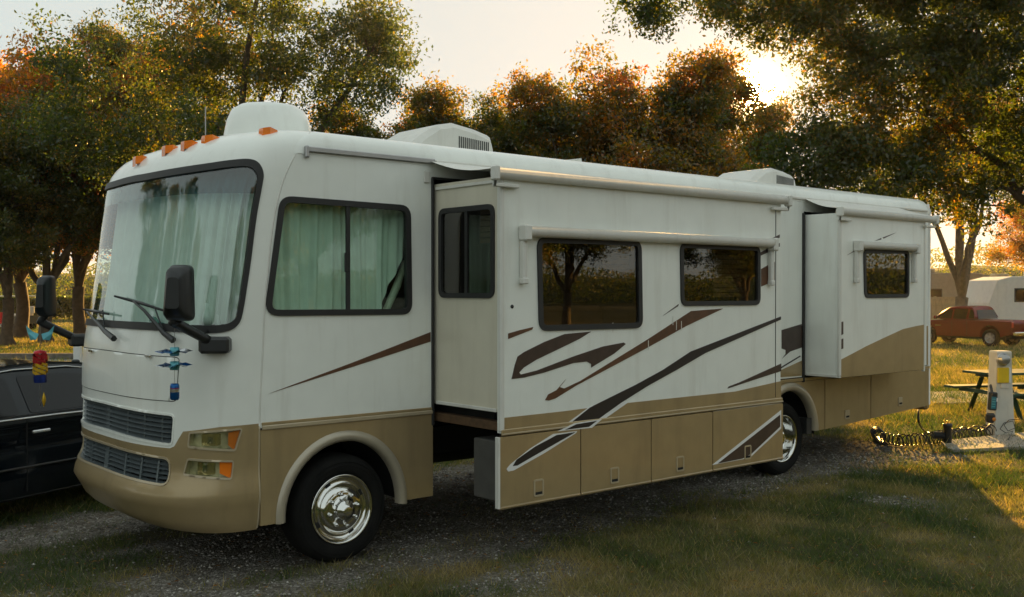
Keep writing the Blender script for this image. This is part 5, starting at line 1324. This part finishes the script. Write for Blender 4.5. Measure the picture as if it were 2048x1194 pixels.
def plant(root, pos, rz, label, bias=0.0, scale=1.0, group=None, first=[], cat='tree'):
    t_ = root if root not in first else copy_tree(root)
    first.append(root)
    t_.location = pos; t_.rotation_euler = (0, 0, rz); t_.scale = (scale,)*3
    for c_ in t_.children: c_.color = (1.0+bias, 1, 1, 1)
    tag(t_, label, cat, group); return t_
R1 = -YAW
# crown masses: broad lumps plus upright shoots that roughen the outline
def shoots(seed, lumps, n, r0, r1, up_):
    r_ = np.random.default_rng(seed); o = list(lumps)
    for i in range(n):
        l_ = lumps[r_.integers(len(lumps))]; a_ = r_.random()*6.283; k = .55+.5*r_.random(); r = r0+(r1-r0)*r_.random()
        o.append((l_[0]+math.cos(a_)*l_[3]*k, l_[1]+math.sin(a_)*l_[4]*k, l_[2]+l_[5]*(.35+.7*r_.random())*up_, r, r, r*1.5))
    return o
treeA = make_tree(3, shoots(1, [(0, 0, 9.6, 3.3, 3.3, 3.8), (-3.0, .5, 7.6, 2.5, 2.5, 2.3), (3.2, -.4, 8.8, 2.4, 2.4, 2.6), (.4, 2.2, 7.2, 2.8, 2.2, 2.2), (.2, -2.4, 6.2, 2.6, 2.0, 2.0), (1.2, 0, 13.0, 2.2, 2.2, 2.2)], 14, .7, 1.2, 1), 2.4, 7, 360, 300, .135, .72, .30, .32)
treeB = make_tree(4, shoots(2, [(0, 0, 6.2, 2.8, 2.8, 2.4), (2.2, .5, 5.4, 2.0, 2.0, 1.8), (-2.3, 0, 5.6, 2.0, 2.0, 1.9), (.3, -1, 7.8, 1.5, 1.5, 1.5)], 12, .5, .85, 1.1), 2.0, 6, 260, 270, .13, .62, .22, .36)
treeC = make_tree(5, shoots(3, [(0, 0, 5.0, 2.1, 2.1, 2.1), (1.1, 0, 7.0, 1.1, 1.1, 1.5), (-1.3, .4, 6.4, 1.1, 1.1, 1.6), (0, .6, 3.8, 2.2, 2.0, 1.1)], 9, .4, .7, 1.15), 1.6, 5, 200, 270, .125, .55, .18, .38)
plant(treeA, gnd(455, 36), R1+.3, 'tallest tree, with thick green and gold crown behind the motorhome cab', -.06, 1.06)
plant_top(treeB, 92, 41, 190, R1+.4, 'tree with a stout forked trunk left of the far mirror', -.10)
plant(treeA, gnd(310, 46), R1+2.0, 'tall green tree left of the windshield, behind the forked tree', -.08, .92)
plant(treeC, gnd(15, 39), R1+1.3, 'multi-stemmed tree at the left edge above the golf cart', -.08, 1.12)
plant_top(treeC, 42, 45, 75, R1+.2, 'orange autumn tree rising at the upper left edge', .24)
plant_top(treeC, 158, 43, 105, R1+4.2, 'orange topped tree between the left edge and the tall tree', .20)
plant_top(treeC, 790, 41, 218, R1+.9, 'small round tree right of the tallest one, left in the low row', -.08)
plant_top(treeC, 880, 44, 198, R1+2.2, 'second small tree of the low row above the roof air conditioner', -.04)
plant_top(treeB, 985, 43, 205, R1+3.1, 'third tree of the low row, with ragged yellow top', -.04)
plant_top(treeC, 1075, 42, 192, R1+5.1, 'slender tree right in the low row', -.08)
plant_top(treeC, 1180, 40, 165, R1+1.0, 'left one of three rust brown trees above the motorhome roof', .03)
plant_top(treeC, 1275, 39, 116, R1+3.6, 'middle and tallest of three rust brown trees above the motorhome roof', .06)
plant_top(treeC, 1370, 41, 142, R1+4.4, 'rust and green tree just left of the sun', .04)
plant_top(treeC, 1450, 46, 225, R1+2.9, 'dark green tree directly below the sun', .0)
plant(treeB, gnd(2110, 60), R1+2.4, 'orange tree behind the white trailer at the right edge', .22, .9)
# forked tree by the pickup
treeD = make_tree(8, shoots(4, [(0, 0, 8.6, 3.0, 3.0, 2.4), (-2.6, 0, 7.0, 2.0, 2.0, 1.9), (2.6, .3, 7.2, 2.2, 2.0, 2.0), (.4, 0, 11, 2.2, 2.2, 1.8), (-.6, -1.2, 5.2, 2.2, 1.8, 1.0)], 8, .5, .9, 1), 1.7, 6, 250, 230, .125, .62, .26, .38)
plant(treeD, gnd(1924, 46), R1, 'tree with low forked trunk behind the red pickup', .04, 1.05)
# big near tree whose trunk stands outside the frame on the right; its boughs hang into the picture
treeN = make_tree(11, [(-1.0, 0, 6.9, 2.6, 2.4, 2.7), (-3.9, .3, 6.5, 1.9, 1.9, 2.1), (1.5, 0, 6.5, 2.6, 2.6, 2.4), (-2.5, 0, 9.4, 3.4, 3, 1.6), (-4.6, .3, 4.6, 1.4, 1.3, .9), (-5.3, .3, 5.1, 1.2, 1.1, 1.4), (-5.0, .3, 6.6, 1.1, 1.1, 1.2), (-6.0, .3, 7.8, 1.1, .9, .7), (-3.4, .3, 4.2, 1.5, 1.3, .9), (-5.9, .3, 4.7, 1.0, .9, .9), (-4.8, .2, 5.9, 1.2, 1.1, 1.2), (-5.2, .4, 8.6, 1.6, 1.5, .9), (-7.6, .4, 8.3, 1.7, 1.1, .75), (-9.2, .5, 8.1, .8, .7, .45)], 2.9, 4, 880, 250, .10, .46, .18, .24, cw_=.25)
plant(treeN, gnd(2170, 21.5), R1, 'large dark overhanging tree at the upper right, trunk out of frame', -.02, 1.0)
# trees outside the frame that the glass mirrors
for i, (x_, y_) in enumerate(((-17, 25), (-23, 18), (-27, 11), (-30, 3))):
    plant((treeA, treeB)[i % 2], Vector((x_, y_, 0)), .9+i*1.6, 'tree ahead of the cab, mirrored in the windshield', -.05, .95+.1*(i % 2), 'trees ahead of the cab')
for i, (x_, y_) in enumerate(((-10, -33), (-2, -30), (5, -34), (12, -27), (18, -33), (25, -29), (32, -33), (40, -28))):
    plant((treeB, treeC)[i % 2], Vector((x_, y_, 0)), i*1.3, 'tree of the row behind the viewer, mirrored in the windows', -.08, 1.0+.1*(i % 3), 'trees behind the viewer')
# hedge, far treeline
hg0, hg1 = gnd(-300, 70), gnd(420, 76); n = 26000; t = rng.random(n); hp3 = np.array(hg0)[None]*(1-t)[:, None]+np.array(hg1)[None]*t[:, None]
nrm = np.array([math.sin(YAW), math.cos(YAW), 0]); top_ = 1.45+.25*fbm(t*60, t*0, 3, 3)
hp3 = hp3+nrm[None]*(rng.random(n)-.5)[:, None]*1.2; hp3[:, 2] = top_*rng.random(n)**.6
hb = npmesh('hedge', leaf_quads(hp3, .26, 0, 5), 4, np.arange(n*4), 'leaf', np.repeat(np.clip(.22+.1*rng.normal(size=n), 0, 1), 4)); tag(hb, 'long clipped green hedge across the far field', 'hedge')
nt_ = 170000; a_ = YAW+(rng.random(nt_)*2-1)*math.pi; dist = 130+25*rng.random(nt_)
topz = 3.0+6.0*fbm(a_*160, a_*0, 9, 21)
tl = np.stack([CAM[0]+dist*np.sin(a_), CAM[1]+dist*np.cos(a_), topz*rng.random(nt_)**.75], -1)
o_ = npmesh('far_woods', leaf_quads(tl, .45, 0, 6), 4, np.arange(nt_*4), 'leaf', np.repeat(np.clip(.30+.10*rng.normal(size=nt_), 0, 1), 4)); tag(o_, 'hazy far line of woods along the horizon', 'woods', kind='stuff')

# ridge added all round behind the woods to block bright sky between leaves
nr = 240; vs = []
for k in range(nr):
    a_ = 2*math.pi*k/nr; hh_ = 3.2+3.0*float(fbm(np.array(a_*160), np.array(0.0), 9, 21))
    for rr_, zz_ in ((157, -.3), (160, hh_*.75), (166, hh_), (185, -.3)): vs.append((CAM[0]+rr_*math.sin(a_), CAM[1]+rr_*math.cos(a_), zz_))
hr = MB().add(vs, [(k*4+j, ((k+1) % nr)*4+j, ((k+1) % nr)*4+j+1, k*4+j+1) for k in range(nr) for j in range(3)], True).build('woods_backing', 'backing_green'); hr['kind'] = 'structure'

# ------------------------------------------------------------------ evening haze
hz = MB().box((-1500, -1500, -1.5), (1500, 1500, 24)).build('haze', 'white')
mt, nt, out = newmat('haze_air'); pv = nt.nodes.new('ShaderNodeVolumePrincipled')
pv.inputs['Color'].default_value = (.95, .90, .80, 1); pv.inputs['Density'].default_value = .0002; pv.inputs['Anisotropy'].default_value = .6
nt.links.new(pv.outputs[0], out.inputs['Volume'])
hz.data.materials.clear(); hz.data.materials.append(mt); hz['kind'] = 'stuff'; hz['label'] = 'thin golden evening haze over the campground'; hz['category'] = 'haze'
